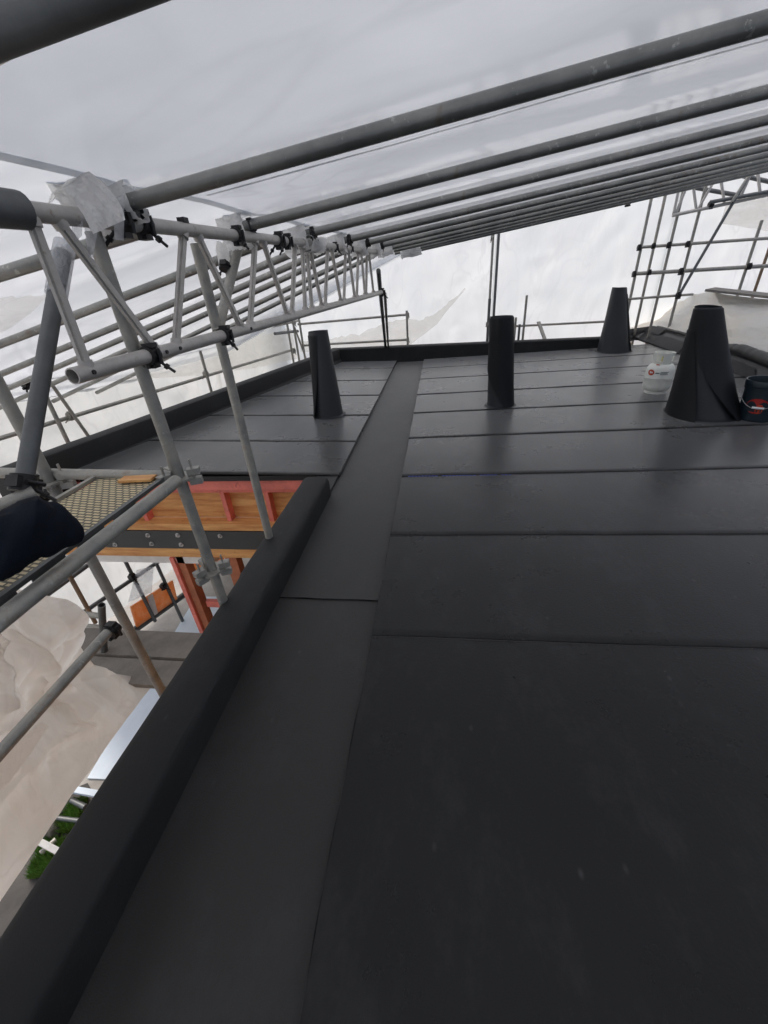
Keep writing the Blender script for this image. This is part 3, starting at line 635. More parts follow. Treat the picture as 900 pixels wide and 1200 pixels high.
film('wall_sheet', crumple(lambda u, v: (lambda Y: V((wallx(Y, OFF), Y, (-2.9 if Y > 3.05 else -.3)*(1-v)+v*((eave(Y)+.1) if Y < 7.9 else 3.7))))(-2.6+13.1*u), (1, 0, 0), .04, .9, 9), 130, 40, MT['left_wall_sheet'], 'white plastic sheet hung as the left wall beyond the slanting parapet')
film('wall_sheet', crumple(quad((9.15, -2.7, -1.6), (9.15, 10.6, -1.6), (9.15, 10.6, 3.7), (9.15, -2.7, 3.7)), (1, 0, 0), .05, .6, 11), 60, 30, MT['high_film'], 'white plastic sheet closing the right side of the enclosure')
film('wall_sheet', quad((-6.2, -2.6, -1.6), (9.2, -2.6, -1.6), (9.2, -2.6, 3.3), (-6.2, -2.6, 3.3)), 20, 10, MT['wall_sheet'], 'plastic sheet closing the enclosure behind the viewer')
# second layers of film showing beige
def layer(up, lo_, m, f, label, k, n=70, amp=.03):
    def g(u, v):
        a = along2(up, u); b = along2(lo_, u); w_ = .9*noise.noise(V((u*14, k, 0)))+.5*noise.noise(V((u*37, k, 4)))
        x, y = a[0]+(b[0]-a[0])*v, a[1]+(b[1]-a[1])*v + (w_*4*(1-v) if label.find('wavy') >= 0 else 0)
        p = f(x, y); return p + amp*V((.6, -.6, 0))*fbm(p, 1.8, k)
    return film('overlap_sheet', g, n, 12, m, label)
def along2(pts, t):
    t = max(0, min(.99999, t))*(len(pts)-1); i = int(t); s = t-i; return (pts[i][0]*(1-s)+pts[i+1][0]*s, pts[i][1]*(1-s)+pts[i+1][1]*s)
layer([(-40, 438), (0, 432), (60, 425), (120, 411), (170, 396), (230, 392), (300, 391), (350, 386)], [(-40, 462), (0, 455), (60, 452), (120, 447), (170, 444), (230, 440), (300, 431), (350, 420)], MT['beige_sheet'], lambda x, y: PL(x, y, OFF-.22), 'wavy beige strip of overlapping plastic along the left wall above the guard rail', 2)
layer([(352, 398), (385, 398), (400, 395), (418, 391), (436, 385), (455, 378), (475, 374), (497, 373), (512, 367), (526, 355), (545, 337)], [(352, 412), (385, 412), (400, 412), (418, 412), (436, 412), (455, 411), (475, 408), (497, 392), (512, 380), (526, 362), (545, 339)], MT['beige_sheet'], lambda x, y: PY(x, y, YW-.25), 'wavy beige plastic layer curling up to a point on the far wall', 5)
def roofhit(x, y):
    d = ray(x, y); lo, hi = .4, 12
    for _ in range(40):
        m = (lo+hi)/2; p = V((0, 0, H))+d*m
        if p.z < zroof(p.x, p.y)-.05 and p.x > wallx(p.y, OFF-.02): lo = m
        else: hi = m
    return V((0, 0, H))+d*lo
layer([(-60, 352), (-20, 350), (10, 348), (35, 347), (56, 346)], [(-60, 420), (-20, 400), (10, 386), (35, 368), (56, 348)], MT['beige_sheet'], roofhit, 'small wavy beige plastic patch under the left roof sheet beside the stub tube', 8, 30, .0)
# ================================================================ poles of the near scaffold
pole('scaffold_pole', (-1.107, 1.45, -3.3), (-1.107, 1.45, 1.70), 'upright scaffold pole clamped to the near end of the lattice beam', 'steel', n=18)
pole('scaffold_pole', (-1.075, 2.03, -3.3), (-1.075, 2.03, 1.70), 'upright scaffold pole clamped to the lattice beam above the timber wall frame', 'steel', n=18)
pole('brace_tube', PX(74, 296, -1.25), PX(27, 572, -1.25), 'dark raking tube from the big white wrap down to the navy cloth', 'steel_dark', .0242, n=18)
pole('brace_tube', PX(279, 290, -1.07), PX(255, 390, -1.07), 'short raking tube in clear film behind the lattice beam', 'steel', n=18)
dp = PY(35, 520, 1.40); dx = dp.x
pole('scaffold_pole', (dx, 1.40, -3.3), (dx, 1.40, 1.95), 'upright scaffold pole at the left edge of the picture behind the dark raking tube', 'steel', n=18)
p, q = PX(207, 563, -1.07), PX(0, 727, -1.07); print('rail', p, q)
q = p+(q-p)*1.8
pole('ledger_tube', p, q, 'thick grey ledger tube in front of the perforated deck', 'steel', .0242, n=20)
pole('ledger_tube', PY(-60, 553, 1.43), PY(203, 558, 1.43), 'level ledger tube behind the perforated deck', 'steel', n=14)
pole('ledger_tube', PD(-40, 612, 1.13), PD(42, 577, 1.22), 'short grey tube end resting on the navy cloth', 'steel', n=16)
def rosette(c, label, k=0):
    c = V(c); bm = bmesh.new(); n = 48
    def r(i):
        return .062 if (i % 12) < 7 else .055
    for z in (-.005, .005): pass
    A = [bm.verts.new(c+V((math.cos(6.2832*i/n)*r(i), math.sin(6.2832*i/n)*r(i), -.005))) for i in range(n)]
    B = [bm.verts.new(c+V((math.cos(6.2832*i/n)*r(i), math.sin(6.2832*i/n)*r(i), .005))) for i in range(n)]
    A2 = [bm.verts.new(c+V((math.cos(6.2832*i/n)*.024, math.sin(6.2832*i/n)*.024, -.005))) for i in range(n)]
    B2 = [bm.verts.new(c+V((math.cos(6.2832*i/n)*.024, math.sin(6.2832*i/n)*.024, .005))) for i in range(n)]
    for i in range(n):
        j = (i+1) % n
        bm.faces.new((A[i], A[j], B[j], B[i])); bm.faces.new((B[i], B[j], B2[j], B2[i])); bm.faces.new((A[j], A[i], A2[i], A2[j]))
    e = empty('rosette', c, label, 'scaffold rosette', 'rosette discs on the scaffold poles')
    build('disc', bm, MT['steel'], e)
    for a in (2.6, 4.2, .4):                                # wedge heads hooked over the disc
        bm = bmesh.new(); dv = V((math.cos(a), math.sin(a), 0)); sv = V((-dv.y, dv.x, 0))
        box(bm, c+dv*.062+V((0, 0, .022)), .05, .034, .028, (dv, sv, V((0, 0, 1)))); box(bm, c+dv*.062-V((0, 0, .022)), .05, .034, .028, (dv, sv, V((0, 0, 1)))); box(bm, c+dv*.058+V((0, 0, .02)), .006, .012, .11, (dv, sv, V((0, 0, 1))))
        build('wedge_head', bm, MT['steel'], e)
    return e
za = PY(215, 560, 1.45).z
rosette((-1.107, 1.45, za), 'perforated rosette disc where the thick ledger tube meets the upright pole')
rosette((-1.107, 1.45, za-.5), 'lower rosette disc on the same upright pole in front of the grey steel beam')
rosette((dx, 1.40, PY(62, 565, 1.40).z), 'rosette disc on the leftmost pole above the navy cloth')
# ---- perforated deck and its edge channel
zd = za+.02
dk = [PZ(132, 559, zd), PZ(193, 561, zd), PZ(96, 640, zd), PZ(20, 690, zd), PZ(-60, 690, zd), PZ(40, 610, zd)]
e = empty('scaffold_deck', PZ(120, 600, zd-.06), 'tan perforated scaffold deck plank beside the thick ledger tube', 'scaffold deck')
m = MT['deck']; n_ = m.node_tree; b_ = n_.nodes['Principled BSDF']
tc = n_.nodes.new('ShaderNodeTexCoord'); mp = n_.nodes.new('ShaderNodeMapping'); mp.inputs['Rotation'].default_value = (0, 0, math.radians(8))
br = n_.nodes.new('ShaderNodeTexBrick'); br.inputs['Scale'].default_value = 1; br.inputs['Brick Width'].default_value = .034; br.inputs['Row Height'].default_value = .017; br.inputs['Mortar Size'].default_value = .0045; br.inputs['Mortar Smooth'].default_value = .4
br.inputs['Color1'].default_value = (.74, .62, .38, 1); br.inputs['Color2'].default_value = (.60, .50, .31, 1); br.inputs['Mortar'].default_value = (.13, .115, .085, 1)
n_.links.new(tc.outputs['Object'], mp.inputs[0]); n_.links.new(mp.outputs[0], br.inputs['Vector']); n_.links.new(br.outputs['Color'], b_.inputs['Base Color'])
yb = PZ(160, 560, zd).y; xr = -1.14
bm = bmesh.new(); box(bm, ((xr-.155-.005), (yb-.6)/2, zd-.004), .31, yb+.6, .008); build('deck_plate', bm, MT['deck'], e)
def channel(x):
    bm = bmesh.new(); L0, L1 = -.6, yb
    box(bm, (x, (L0+L1)/2, zd+.006), .018, L1-L0, .014); box(bm, (x, (L0+L1)/2, zd-.055), .022, L1-L0, .016)
    y = L0
    while y < L1-.2: box(bm, (x+.002, y+.09, zd-.025), .006, .115, .045); y += .165
    return bm
build('edge_channel', channel(xr+.005), MT['steel_dark'], e); build('edge_channel', channel(xr-.33), MT['steel'], e)
p = PZ(142, 562, zd+.012); bm = bmesh.new(); bar(bm, p, PZ(180, 560, zd+.012), .05, .01)
tag(build('timber_offcut', bm, MT['timber']), 'small pale timber offcut lying on the perforated deck', 'timber offcut')
# ---- navy cloth
sec = [(-60, 655, 40, 1.0), (-20, 645, 44, 1.02), (10, 636, 45, 1.04), (40, 622, 43, 1.07), (58, 620, 36, 1.1), (72, 621, 28, 1.12), (87, 624, 18, 1.14), (97, 627, 8, 1.15), (99, 627, 2, 1.15)]
bm = bmesh.new(); rows = []
def cat_(a, b, t): return a+(b-a)*t
ns = 40
for i in range(ns+1):
    t = i/ns*(len(sec)-1); k = min(int(t), len(sec)-2); s = t-k; s = s*s*(3-2*s)*.5+s*.5
    x, y, r, D = (cat_(sec[k][j], sec[k+1][j], s) for j in range(4))
    c_ = PD(x, y, D); up_ = (PD(x+.12*10, y-10, D)-c_).normalized(); dp_ = ray(x, y).normalized(); rr = r*D/F
    row = []
    for j in range(32):
        a = 2*math.pi*j/32; q = c_+up_*rr*math.cos(a)+dp_*rr*.8*math.sin(a)
        fold = .16*math.sin(i*.62+math.sin(a*2)*1.9) + .5*noise.noise(q*13)-.45*abs(noise.noise(q*24))
        row.append(bm.verts.new(c_+(q-c_)*(1+.30*fold)))
    rows.append(row)
for A, B in zip(rows, rows[1:]):
    for j in range(32): bm.faces.new((A[j], B[j], B[(j+1) % 32], A[(j+1) % 32]))
bm.faces.new(rows[0]); bm.faces.new(rows[-1][::-1])
tag(build('cloth_bundle', bm, MT['navy'], None, True), 'bulky dark navy cloth bundle hanging over the scaffold deck at the left edge', 'cloth')
# ================================================================ lower lift, lower left
zl_ = -1.05
zq = [PZ(62, 738, zl_), PZ(240, 740, zl_), PZ(205, 768, zl_), PZ(72, 765, zl_)]
def plank(x0, x1, ya, yb_, z, label, m='plank'):
    bm = bmesh.new(); box(bm, ((x0+x1)/2, (ya+yb_)/2, z-.02), x1-x0, yb_-ya, .04); tag(build('scaffold_plank', bm, MT[m]), label, 'plank', 'grey planks of the lower scaffold lift')
yA, yB, yC = PZ(150, 738, zl_).y, PZ(150, 769, zl_).y, PZ(150, 800, zl_).y
xL, xR = PZ(62, 750, zl_).x, -1.15
print('planks', yA, yB, yC, xL)
plank(xL, xR, yB+.01, yA, zl_, 'dusty grey plank of the lower lift nearest the orange boards')
plank(xL, xR, yC, yB-.01, zl_-.012, 'dusty grey plank of the lower lift next to the tan sheet')
pole('scaffold_pole', (lambda p: V((p.x, p.y, -3.3)))(PY(140, 720, 2.15)), (lambda p: V((p.x, p.y, PY(108, 660, 2.15).z)))(PY(140, 720, 2.15)), 'reddish stained scaffold pole rising from the grey lower planks', 'brown_pole', n=14)
p = PX(130, 737, -1.62); q = PX(0, 882, -1.62); pole('ledger_tube', p, p+(q-p)*1.8, 'lower ledger tube crossing in front of the tan plastic sheet', 'steel', n=16)
p = PY(119, 712, 2.0); pole('scaffold_spigot', PY(119, 709, 2.0), PY(123, 775, 2.05), 'stubby dark scaffold standard beside the lower ledger tube', 'steel_dark', .026, hollow=.8)
pole('ledger_tube', PY(33, 711, 2.25), PY(119, 722, 2.1), 'pale ledger tube above the lower planks near the tan sheet', 'steel')
pole('ledger_tube', PY(55, 729, 2.6), PY(135, 736, 2.6), 'thin ledger tube along the back of the lower planks', 'steel', .021)
pole('brace_tube', PY(37, 705, 2.5), PY(56, 732, 2.5), 'short dark brace tube under the pale ledger tube', 'steel_dark')
clamp(PY(56, 733, 2.5), (1, 0, 0), 'coupler at the foot of the short dark brace tube', 1.2, k=41)
clamp(PX(131, 738, -1.62), (0, 1, 0), 'coupler where the lower ledger tube meets the stubby standard', 1.15, k=42)
pole('brace_tube', PY(80, 672, 2.6), PY(112, 730, 2.6), 'thin brownish pole behind the pale ledger tube', 'brown_pole', .02)
# left wall scaffold, lower lift
for a, b, lab in (((10, 730), (113, 655), 'upper dark rail of the lower lift seen under the thick ledger tube'), ((84, 727), (186, 658), 'dark rail of the lower lift crossing the hanging clear plastic'), ((120, 765), (275, 655), 'lowest dark rail of the lower lift below the orange boards')):
    pole('guard_rail', PL(*a), PL(*b), lab, 'steel_dark', .03 if 'lowest' not in lab else .05)
for a, b, lab in (((147, 658), (182, 728), 'thin upright pole beside the hanging clear plastic in the lower lift'), ((183, 660), (222, 745), 'thin upright pole in front of the orange boards in the lower lift')):
    pole('scaffold_pole', PL(*a, -.06), PL(*b, -.06), lab, 'steel_dark', .026)
clamp(PL(155, 676, -.06), LD, 'dark coupler on the thin pole beside the hanging clear plastic', 1.7, k=43)
clamp(PL(191, 687, -.06), LD, 'dark coupler on the thin pole in front of the orange boards', 1.5, k=44)
def board(a, b, hgt, label, m='orange', stripe=True, off=-.02):
    p, q = PL(*a, off), PL(*b, off); d_ = (q-p).normalized(); e = empty('edge_board', (p+q)/2-V((0, 0, hgt/2)), label, 'board', 'orange boards of the lower lift')
    bm = bmesh.new(); bar(bm, p, q, .03, hgt); build('board_face', bm, MT['orange_film'], e)
    if stripe:
        bm = bmesh.new(); r_ = p+(q-p)*.42; bar(bm, r_-d_*.05, r_+d_*.05, .036, hgt*.98); build('stripe', bm, MT['white'], e)
board((157, 725), (205, 693), .42, 'orange and pink board with a white stripe above the lower planks')
board((222, 676), (262, 652), .40, 'smaller orange board with a white edge seen between the timber posts', stripe=True)
Q = quad(PL(150, 706, -.06), PL(178, 694, -.06), PL(180, 664, -.06), PL(160, 668, -.06))
film('hanging_film', crumple(Q, ray(160, 690), .16, 1.6, 12), 24, 24, MT['clear'], 'crumpled clear plastic hanging on the dark rail of the lower lift', cat='clear film')
# tan film beside the kerb
XF = -2.25
bp_ = [PX(x, y, XF) for x, y in ((-260, 1440), (-120, 1240), (0, 1065), (60, 978), (120, 890), (185, 795))]
tp_ = [PX(x, y, XF) for x, y in ((-260, 500), (-120, 590), (0, 655), (60, 680), (104, 702), (150, 776))]
for p_ in bp_+tp_: pass
print('tan bottom z', [round(p_.z, 2) for p_ in bp_], 'Y', [round(p_.y, 2) for p_ in bp_], 'top', [round(p_.z, 2) for p_ in tp_])
FOLDS = [[(9, 738), (40, 782), (18, 813), (17, 832)], [(51, 734), (76, 764), (98, 786), (125, 800)], [(88, 798), (109, 822), (110, 844), (124, 851), (100, 860)], [(22, 742), (48, 751), (34, 772)], [(0, 870), (40, 846), (62, 832)], [(20, 960), (70, 890), (130, 830)]]
def fold(p):
    x, y = proj(p); h = 0
    for i, L_ in enumerate(FOLDS):
        for (ax, ay), (bx, by) in zip(L_, L_[1:]):
            vx, vy = bx-ax, by-ay; t = max(0, min(1, ((x-ax)*vx+(y-ay)*vy)/(vx*vx+vy*vy))); dd = math.hypot(x-ax-vx*t, y-ay-vy*t)
            h = max(h, (1-dd/(9+3*(i % 2)))**1.5*(.085 if i < 4 else .05) if dd < 9+3*(i % 2) else 0)
    return h
def tan(u, v):
    p = along(bp_, u).lerp(along(tp_, u), v); k = min(1, v*2.2)*.9+.1
    return p + V((1, .1, .05))*(k*(.42*facet(V((0, p.y*.8+p.z*.5, p.z*1.0-p.y*.35)), 1.2, 21)-.26+.12*noise.noise(p*1.2)+.10*facet(V((0, p.y*1.2, p.z*.7-p.y*.7)), 3.0, 27)+fold(p))) + V((0, .03*noise.noise(p*3), .02*noise.noise(p*4+V((5, 0, 0)))))
film('hanging_sheet', tan, 300, 200, MT['tan_sheet'], 'crumpled tan plastic sheet hanging outside the scaffold beside the kerb')
w0 = [PX(x, y, XF+.10) for x, y in ((-20, 955), (20, 905), (57, 852))]; w1 = [PX(x, y, XF+.10) for x, y in ((-20, 905), (20, 870), (48, 846))]
film('tape_strip', lambda u, v: along(w0, u).lerp(along(w1, u), v)+V((.01*noise.noise(V((u*5, v, 0))), 0, 0)), 24, 4, MT['wrap'], 'pale strip of plastic folded over the tan sheet')
# things on the ground seen through the gap
zg = -3.296
def gpoly(name, pts, m, label, cat, kind=None, th=.02, z=zg):
    bm = bmesh.new(); prism(bm, [PZ(x, y, z) for x, y in pts], (0, 0, th)); bmesh.ops.recalc_face_normals(bm, faces=bm.faces)
    o = build(name, bm, MT[m]); tag(o, label, cat, None, kind); return o
gpoly('patio', [(103, 913), (150, 915), (330, 700), (230, 700)], 'concrete', None, None, 'structure')
gpoly('lawn', [(-120, 1300), (60, 1200), (150, 1000), (103, 918), (60, 935), (-120, 1130)], 'soil', None, None, 'structure', .01)
bm = bmesh.new(); rg = random.Random(4)
qs = [PZ(x, y, zg) for x, y in ((36, 1030), (62, 1025), (80, 985), (52, 990))]; qs2 = [PZ(x, y, zg) for x, y in ((62, 978), (92, 975), (104, 935), (74, 950))]
for Q in (qs, qs2):
    for i in range(2600):
        u, v = rg.random(), rg.random(); p = quad(*Q)(u, v); a = rg.random()*6.28; hh = rg.uniform(.05, .14); d_ = V((math.cos(a), math.sin(a), 0))*.008
        t = V((rg.uniform(-.04, .04), rg.uniform(-.04, .04), hh))
        bm.faces.new([bm.verts.new(p-d_), bm.verts.new(p+d_), bm.verts.new(p+t)])
tag(build('grass', bm, MT['grass']), 'bright green grass seen through the gap beside the tan sheet', kind='stuff')
p, q = PZ(78, 924, -3.1), PZ(122, 932, -3.1); bm = bmesh.new(); bar(bm, p, q, .06, .04); tag(build('ground_board', bm, MT['concrete']), 'pale blue-white board on the ground in the gap beside the kerb', 'board')
p, q = PZ(40, 983, -3.1), PZ(72, 1000, -3.1); bm = bmesh.new(); bar(bm, p, q, .05, .04); tag(build('ground_board', bm, MT['wrap']), 'short white board on the grass in the gap beside the kerb', 'board')
for i_, (a, c_, w_, mm, lab) in enumerate(((( 84, 938), (100, 946), .03, 'steel_dark', 'thin dark tube lying on the ground by the pale blue-white board'), ((62, 958), (92, 962), .025, 'steel_dark', 'thicker dark tube lying across the ground above the grass'), ((48, 1000), (66, 984), .03, 'steel', 'grey tube lying along the grass in the gap'))):
    pole('loose_tube', PZ(*a, -3.2), PZ(*c_, -3.2), lab, mm, w_)
bm = bmesh.new(); blob(bm, PZ(72, 948, -3.25), (.10, .12, .07), 35, .5, 4, s=5); blob(bm, PZ(58, 975, -3.25), (.10, .14, .07), 36, .5, 4, s=5)
tag(build('soil_heap', bm, MT['soil'], None, True), 'dark soil heaps on the ground in the gap', kind='stuff')
# ================================================================ guard rails beyond the parapets
def PLv(a, b, off, label, m='steel', r=.0242, name='guard_rail', group='guard rails of the outer scaffold'):
    return pole(name, PL(*a, off), PL(*b, off), label, m, r, group)
PLv((-90, 474), (349, 376), 0, 'upper guard rail along the left side beyond the parapet')
PLv((-90, 541), (343, 410), 0, 'middle guard rail along the left side beyond the parapet')
def upright(x, y0, y1, f, label, m='steel', r=.0242):
    """a vertical pole standing where the sight line at (x, y1) meets the plane f"""
    b = f(x, y1); t = b.copy()
    lo, hi = b.z, b.z+5
    for _ in range(40):
        mm = (lo+hi)/2
        if proj((b.x, b.y, mm))[1] > y0: lo = mm
        else: hi = mm
    t.z = lo; b.z -= 1.2
    return pole('scaffold_pole', b, t, label, m, r, 'uprights of the outer scaffold')
fl_ = lambda x, y: PL(x, y, -.05)
upright(82, 440, 523, fl_, 'thin upright on the left guard rails just right of the dark raking tube')
upright(248, 407, 460, fl_, 'thin upright on the left guard rails below the lattice beam')
pole('brace_tube', PL(54, 441, -.1), PL(112, 523, -.1), 'thin diagonal brace on the left guard rails under the beam end', 'steel', .02)
upright(344, 372, 424, fl_, 'first of the paired uprights at the far left corner of the guard rails')
upright(351, 374, 424, lambda x, y: PL(x, y, -.12), 'second of the paired uprights at the far left corner of the guard rails')
pole('brace_tube', PL(345, 383, -.15), PL(360, 424, -.15), 'diagonal brace at the far left corner of the guard rails', 'steel', .02)
pole('ledger_tube', PL(322, 391, -.1), PL(349, 388, -.1), 'stub of dark tube on the corner uprights behind the near left cowl', 'steel_dark', .03)
f96 = lambda x, y: PY(x, y, 9.6)
pole('guard_rail', f96(349, 380), f96(479, 368.5), 'upper guard rail behind the far parapet left of the gutter', 'steel', group='guard rails of the outer scaffold')
pole('guard_rail', f96(354, 405), f96(479, 398), 'middle guard rail behind the far parapet left of the gutter', 'steel', group='guard rails of the outer scaffold')
upright(478, 364, 406, lambda x, y: PY(x, y, 9.55), 'short upright closing the far guard rail beside the gutter')
upright(356, 372, 410, lambda x, y: PY(x, y, 9.55), 'corner upright where the left and far guard rails meet')
pole('guard_rail', f96(598, 382.5), f96(737, 375.5), 'guard rail behind the far parapet between the two right cowls', 'steel', .022, group='guard rails of the outer scaffold')
f98 = lambda x, y: PY(x, y, 9.75)
pole('scaffold_pole', V((f98(571, 400).x, 9.75, -.4)), V((f98(571, 400).x, 9.75, 2.9)), 'left of the paired tall poles rising behind the narrow cowl', 'steel', group='uprights of the outer scaffold')
pole('scaffold_pole', V((f98(576.5, 400).x, 9.72, -.4)), V((f98(576.5, 400).x, 9.72, 2.9)), 'right of the paired tall poles rising behind the narrow cowl', 'steel_dark', .027, group='uprights of the outer scaffold')
upright(571, 350, 400, lambda x, y: PY(x, y, 9.6), 'short dark sleeve pole at the foot of the paired tall poles', 'steel_dark', .03)
upright(602, 372, 402, f96, 'short stub pole right of the narrow cowl, shortest of three')
upright(607, 380, 402, f96, 'short stub pole right of the narrow cowl, between its two neighbours', 'steel_dark')
upright(612, 346, 402, f96, 'taller thin pole with collars right of the narrow cowl')
bm = bmesh.new(); bar(bm, PY(631, 377, 9.5), PY(640, 402, 9.3), .09, .02); tag(build('metal_plate', bm, MT['steel']), 'leaning pale metal plate behind the far parapet', 'metal plate')
bm = bmesh.new(); p = PY(660, 398, 9.3); box(bm, p-V((0, 0, .1)), .16, .12, .24); bmesh.ops.bevel(bm, geom=bm.edges[:], offset=.02, segments=2, affect='EDGES'); tag(build('roof_block', bm, MT['slab']), 'small grey block peeping over the far parapet', 'block')
t0, t1 = top(BEND-.02), PY(452, 409, 9.35)
pole('brace_tube', bot(BEND-.12)+V((-.03, 0, .22)), t1, 'dark raking tube from the far beam end down behind the parapet', 'steel_dark', .027)
pole('brace_tube', bot(BEND-.12)+V((.03, 0, -.02)), t1+V((.06, 0, 0)), 'thin raking tube beside the dark one under the far beam end', 'steel', .02)
# ================================================================ scaffold and lattice on the far right
f95 = lambda x, y: PY(x, y, 9.5)
for x, y0, y1, lab in ((736, 231, 362, 'leftmost upright of the far right scaffold'), (749, 225, 366, 'upright of the far right scaffold second from its left end'), (766.5, 219, 366, 'upright of the far right scaffold under the lattice end'), (793, 212, 349, 'upright of the far right scaffold meeting the diagonal foot'), (871, 258, 325, 'upright at the right border with the bulging plastic'), (886, 276, 336, 'reddish upright at the right border below the plastic bulge')):
    o = upright(x, y0, y1, f95 if x not in (749, 886) else lambda a, b: PY(a, b, 9.75), lab, 'brown_pole' if x in (886,) else 'steel', .026)
for a, b, lab, r in (((747, 290), (960, 275), 'highest level rail of the far right scaffold', .026), ((741, 321), (960, 308), 'second level rail of the far right scaffold', .034), ((736, 350.5), (812, 345), 'lowest short rail of the far right scaffold', .022)):
    pole('guard_rail', PY(*a, 9.46), PY(*b, 9.46), lab, 'steel', r, 'rails of the far right scaffold')
pole('brace_tube', PY(795, 347, 9.4), PY(884, 195, 9.4), 'long diagonal brace of the far right scaffold', 'steel_dark', .026)
pole('brace_tube', PY(858, 236, 9.3), PY(886, 193, 9.3), 'second diagonal doubling the brace near the lattice', 'steel', .024)
e = empty('lattice_beam', PY(790, 252, 9.42), 'distant lattice beam at the right under the rafters', 'lattice beam')
def fr_(x, y): return PY(x, y, 9.42)
for nm, a, b in (('top_chord', (796, 219), (980, 166)), ('bottom_chord', (788, 252.5), (980, 211))):
    bm = bmesh.new(); tube(bm, fr_(*a), fr_(*b), .028, 12); build(nm, bm, MT['alu'], e, True, 40)
for a, b in (((796, 219), (789, 252)), ((806, 216), (792, 250)), ((812, 215), (816, 246)), ((840, 207), (818, 245)), ((844, 205), (849, 239)), ((887, 193), (891, 230)), ((884, 194), (866, 235)), ((925, 182), (930, 222))):
    bm = bmesh.new(); bar(bm, fr_(*a), fr_(*b), .035, .03); build('brace', bm, MT['alu'], e)
pole('ledger_tube', PY(804, 218, 10.0), PY(876, 231, 10.0), 'dark tube slanting behind the distant lattice beam, lower one', 'steel_dark', .034)
pole('ledger_tube', PY(852, 202, 10.0), PY(960, 226, 10.0), 'dark tube slanting behind the distant lattice beam, upper one', 'steel_dark', .034)
pole('ledger_tube', PY(832, 237, 9.36), PY(960, 214, 9.36), 'dark tube lying along the lower chord of the distant lattice beam', 'steel_dark', .03)
k = 60
for x, y, lab, s in ((749, 290, 'coupler at the left end of the highest far rail', 1.3), (766, 288, 'coupler on the highest far rail, second from its left end', 1.2), (784, 287, 'coupler on the highest far rail under the lattice end', 1.3), (806, 286, 'coupler on the highest far rail below the lattice braces', 1.3), (743, 321, 'coupler at the left end of the second far rail', 1.3), (761, 319, 'coupler on the second far rail, next to its left end', 1.2), (798, 318, 'dark coupler on the second far rail below the diagonal', 1.5), (795, 346, 'coupler at the foot of the far diagonal brace', 1.6), (878, 312, 'coupler at the right border of the second far rail', 1.4), (833, 240, 'dark coupler on the lower chord of the distant lattice', 1.6), (797, 218, 'dark coupler on the end of the distant lattice top chord', 1.6), (736, 237, 'dark coupler beneath the last rafter left of the far scaffold', 1.6)):
    clamp(PY(x, y, 9.42), (1, 0, .05), lab, s, k=k, bolt=False); k += 1
for x, y, lab in ((82.5, 487, 'coupler joining the middle left rail and its upright by the raking tube'), (30, 447, 'dark coupler on the upper left guard rail behind the raking tube'), (241, 438, 'coupler joining the middle left rail and the upright below the beam'), (344, 411, 'coupler at the corner end of the middle left rail'), (344, 378, 'coupler at the corner end of the upper left rail')):
    clamp(PL(x, y, -.03), LD, lab, 1.4 if x != 30 else 2.0, 'steel' if x != 30 else 'clamp', k=k); k += 1
for x, y, lab in ((478, 369, 'coupler on the top corner of the far guard rail end'), (478, 398, 'coupler on the middle corner of the far guard rail end'), (577, 278, 'coupler at the head of the paired tall poles'), (571, 380, 'coupler at the foot of the paired tall poles')):
    clamp(PY(x, y, 9.6), (1, 0, 0), lab, 1.3, 'steel', k=k); k += 1
Q = quad(PY(846, 262, 10.1), PY(930, 275, 10.1), PY(930, 228, 10.1), PY(852, 232, 10.1))
film('plastic_bulge', lambda u, v: Q(u, v)-V((0, .35*math.sin(u*3.14)*math.sin(v*3.14)+.10*noise.noise(Q(u, v)*2.5)-.12*abs(noise.noise(Q(u, v)*3.4)), 0)), 40, 26, MT['beige_sheet'], 'bulging cream plastic gathered on the far wall at the right border')
# ================================================================ couplers and plastic wraps on the lattice beam
cl = [(bot(solve(bot, 176)), (0, 1, 0), 'black coupler on the lower chord holding the nearest upright pole', 1.25),
      (bot(solve(bot, 263)), (0, 1, 0), 'black coupler on the lower chord holding the second upright pole', 1.25),
      (top(solve(top, 141)), (0, 1, 0), 'black coupler with a hanging bolt under the big white wrap', 1.3),
      (top(solve(top, 166)), (0, 1, 0), 'black coupler with a hanging bolt right of the big white wrap', 1.3),
      (top(solve(top, 277)), (0, 1, 0), 'black coupler on the upper chord under the second white wrap', 1.2),
      (top(solve(top, 326)), (0, 1, 0), 'black coupler on the upper chord under the third white wrap', 1.3),
      (top(solve(top, 336)), (0, 1, 0), 'hanging bolt coupler just beyond the third white wrap', 1.2),
      (top(solve(top, 366)), (0, 1, 0), 'black coupler on the upper chord by the beam splice', 1.4),
      (top(solve(top, 392)), (0, 1, 0), 'black coupler on the upper chord under the fifth rafter', 1.4),
      (top(solve(top, 410)), (0, 1, 0), 'black coupler on the upper chord under the sixth rafter', 1.4),
      (joint(1.54)+RD*.02-V((0, 0, .02)), RD, 'black coupler gripping the nearest rafter at the beam', 1.25),
      (joint(2.39)+RD*.01, RD, 'black coupler gripping the second rafter at the beam', 1.2),
      (joint(3.137)+RD*.06, RD, 'black coupler gripping the third rafter at the beam', 1.3),
      (joint(3.996)+RD*.06, RD, 'black coupler gripping the fourth rafter at the beam', 1.4),
      (joint(4.64)+RD*.06, RD, 'black coupler gripping the fifth rafter at the beam', 1.4),
      (joint(5.28)+RD*.06, RD, 'black coupler gripping the sixth rafter at the beam', 1.4),
      (PX(27, 566, -1.25), (0, .6, .8), 'black coupler at the foot of the dark raking tube', 1.3),
      (PX(263, 312, -1.1), (0, .6, .8), 'black coupler on the short raking tube in clear film', 1.0),
      (bot(BEND-.15), (0, 1, 0), 'black coupler at the far end of the lower chord', 1.3)]
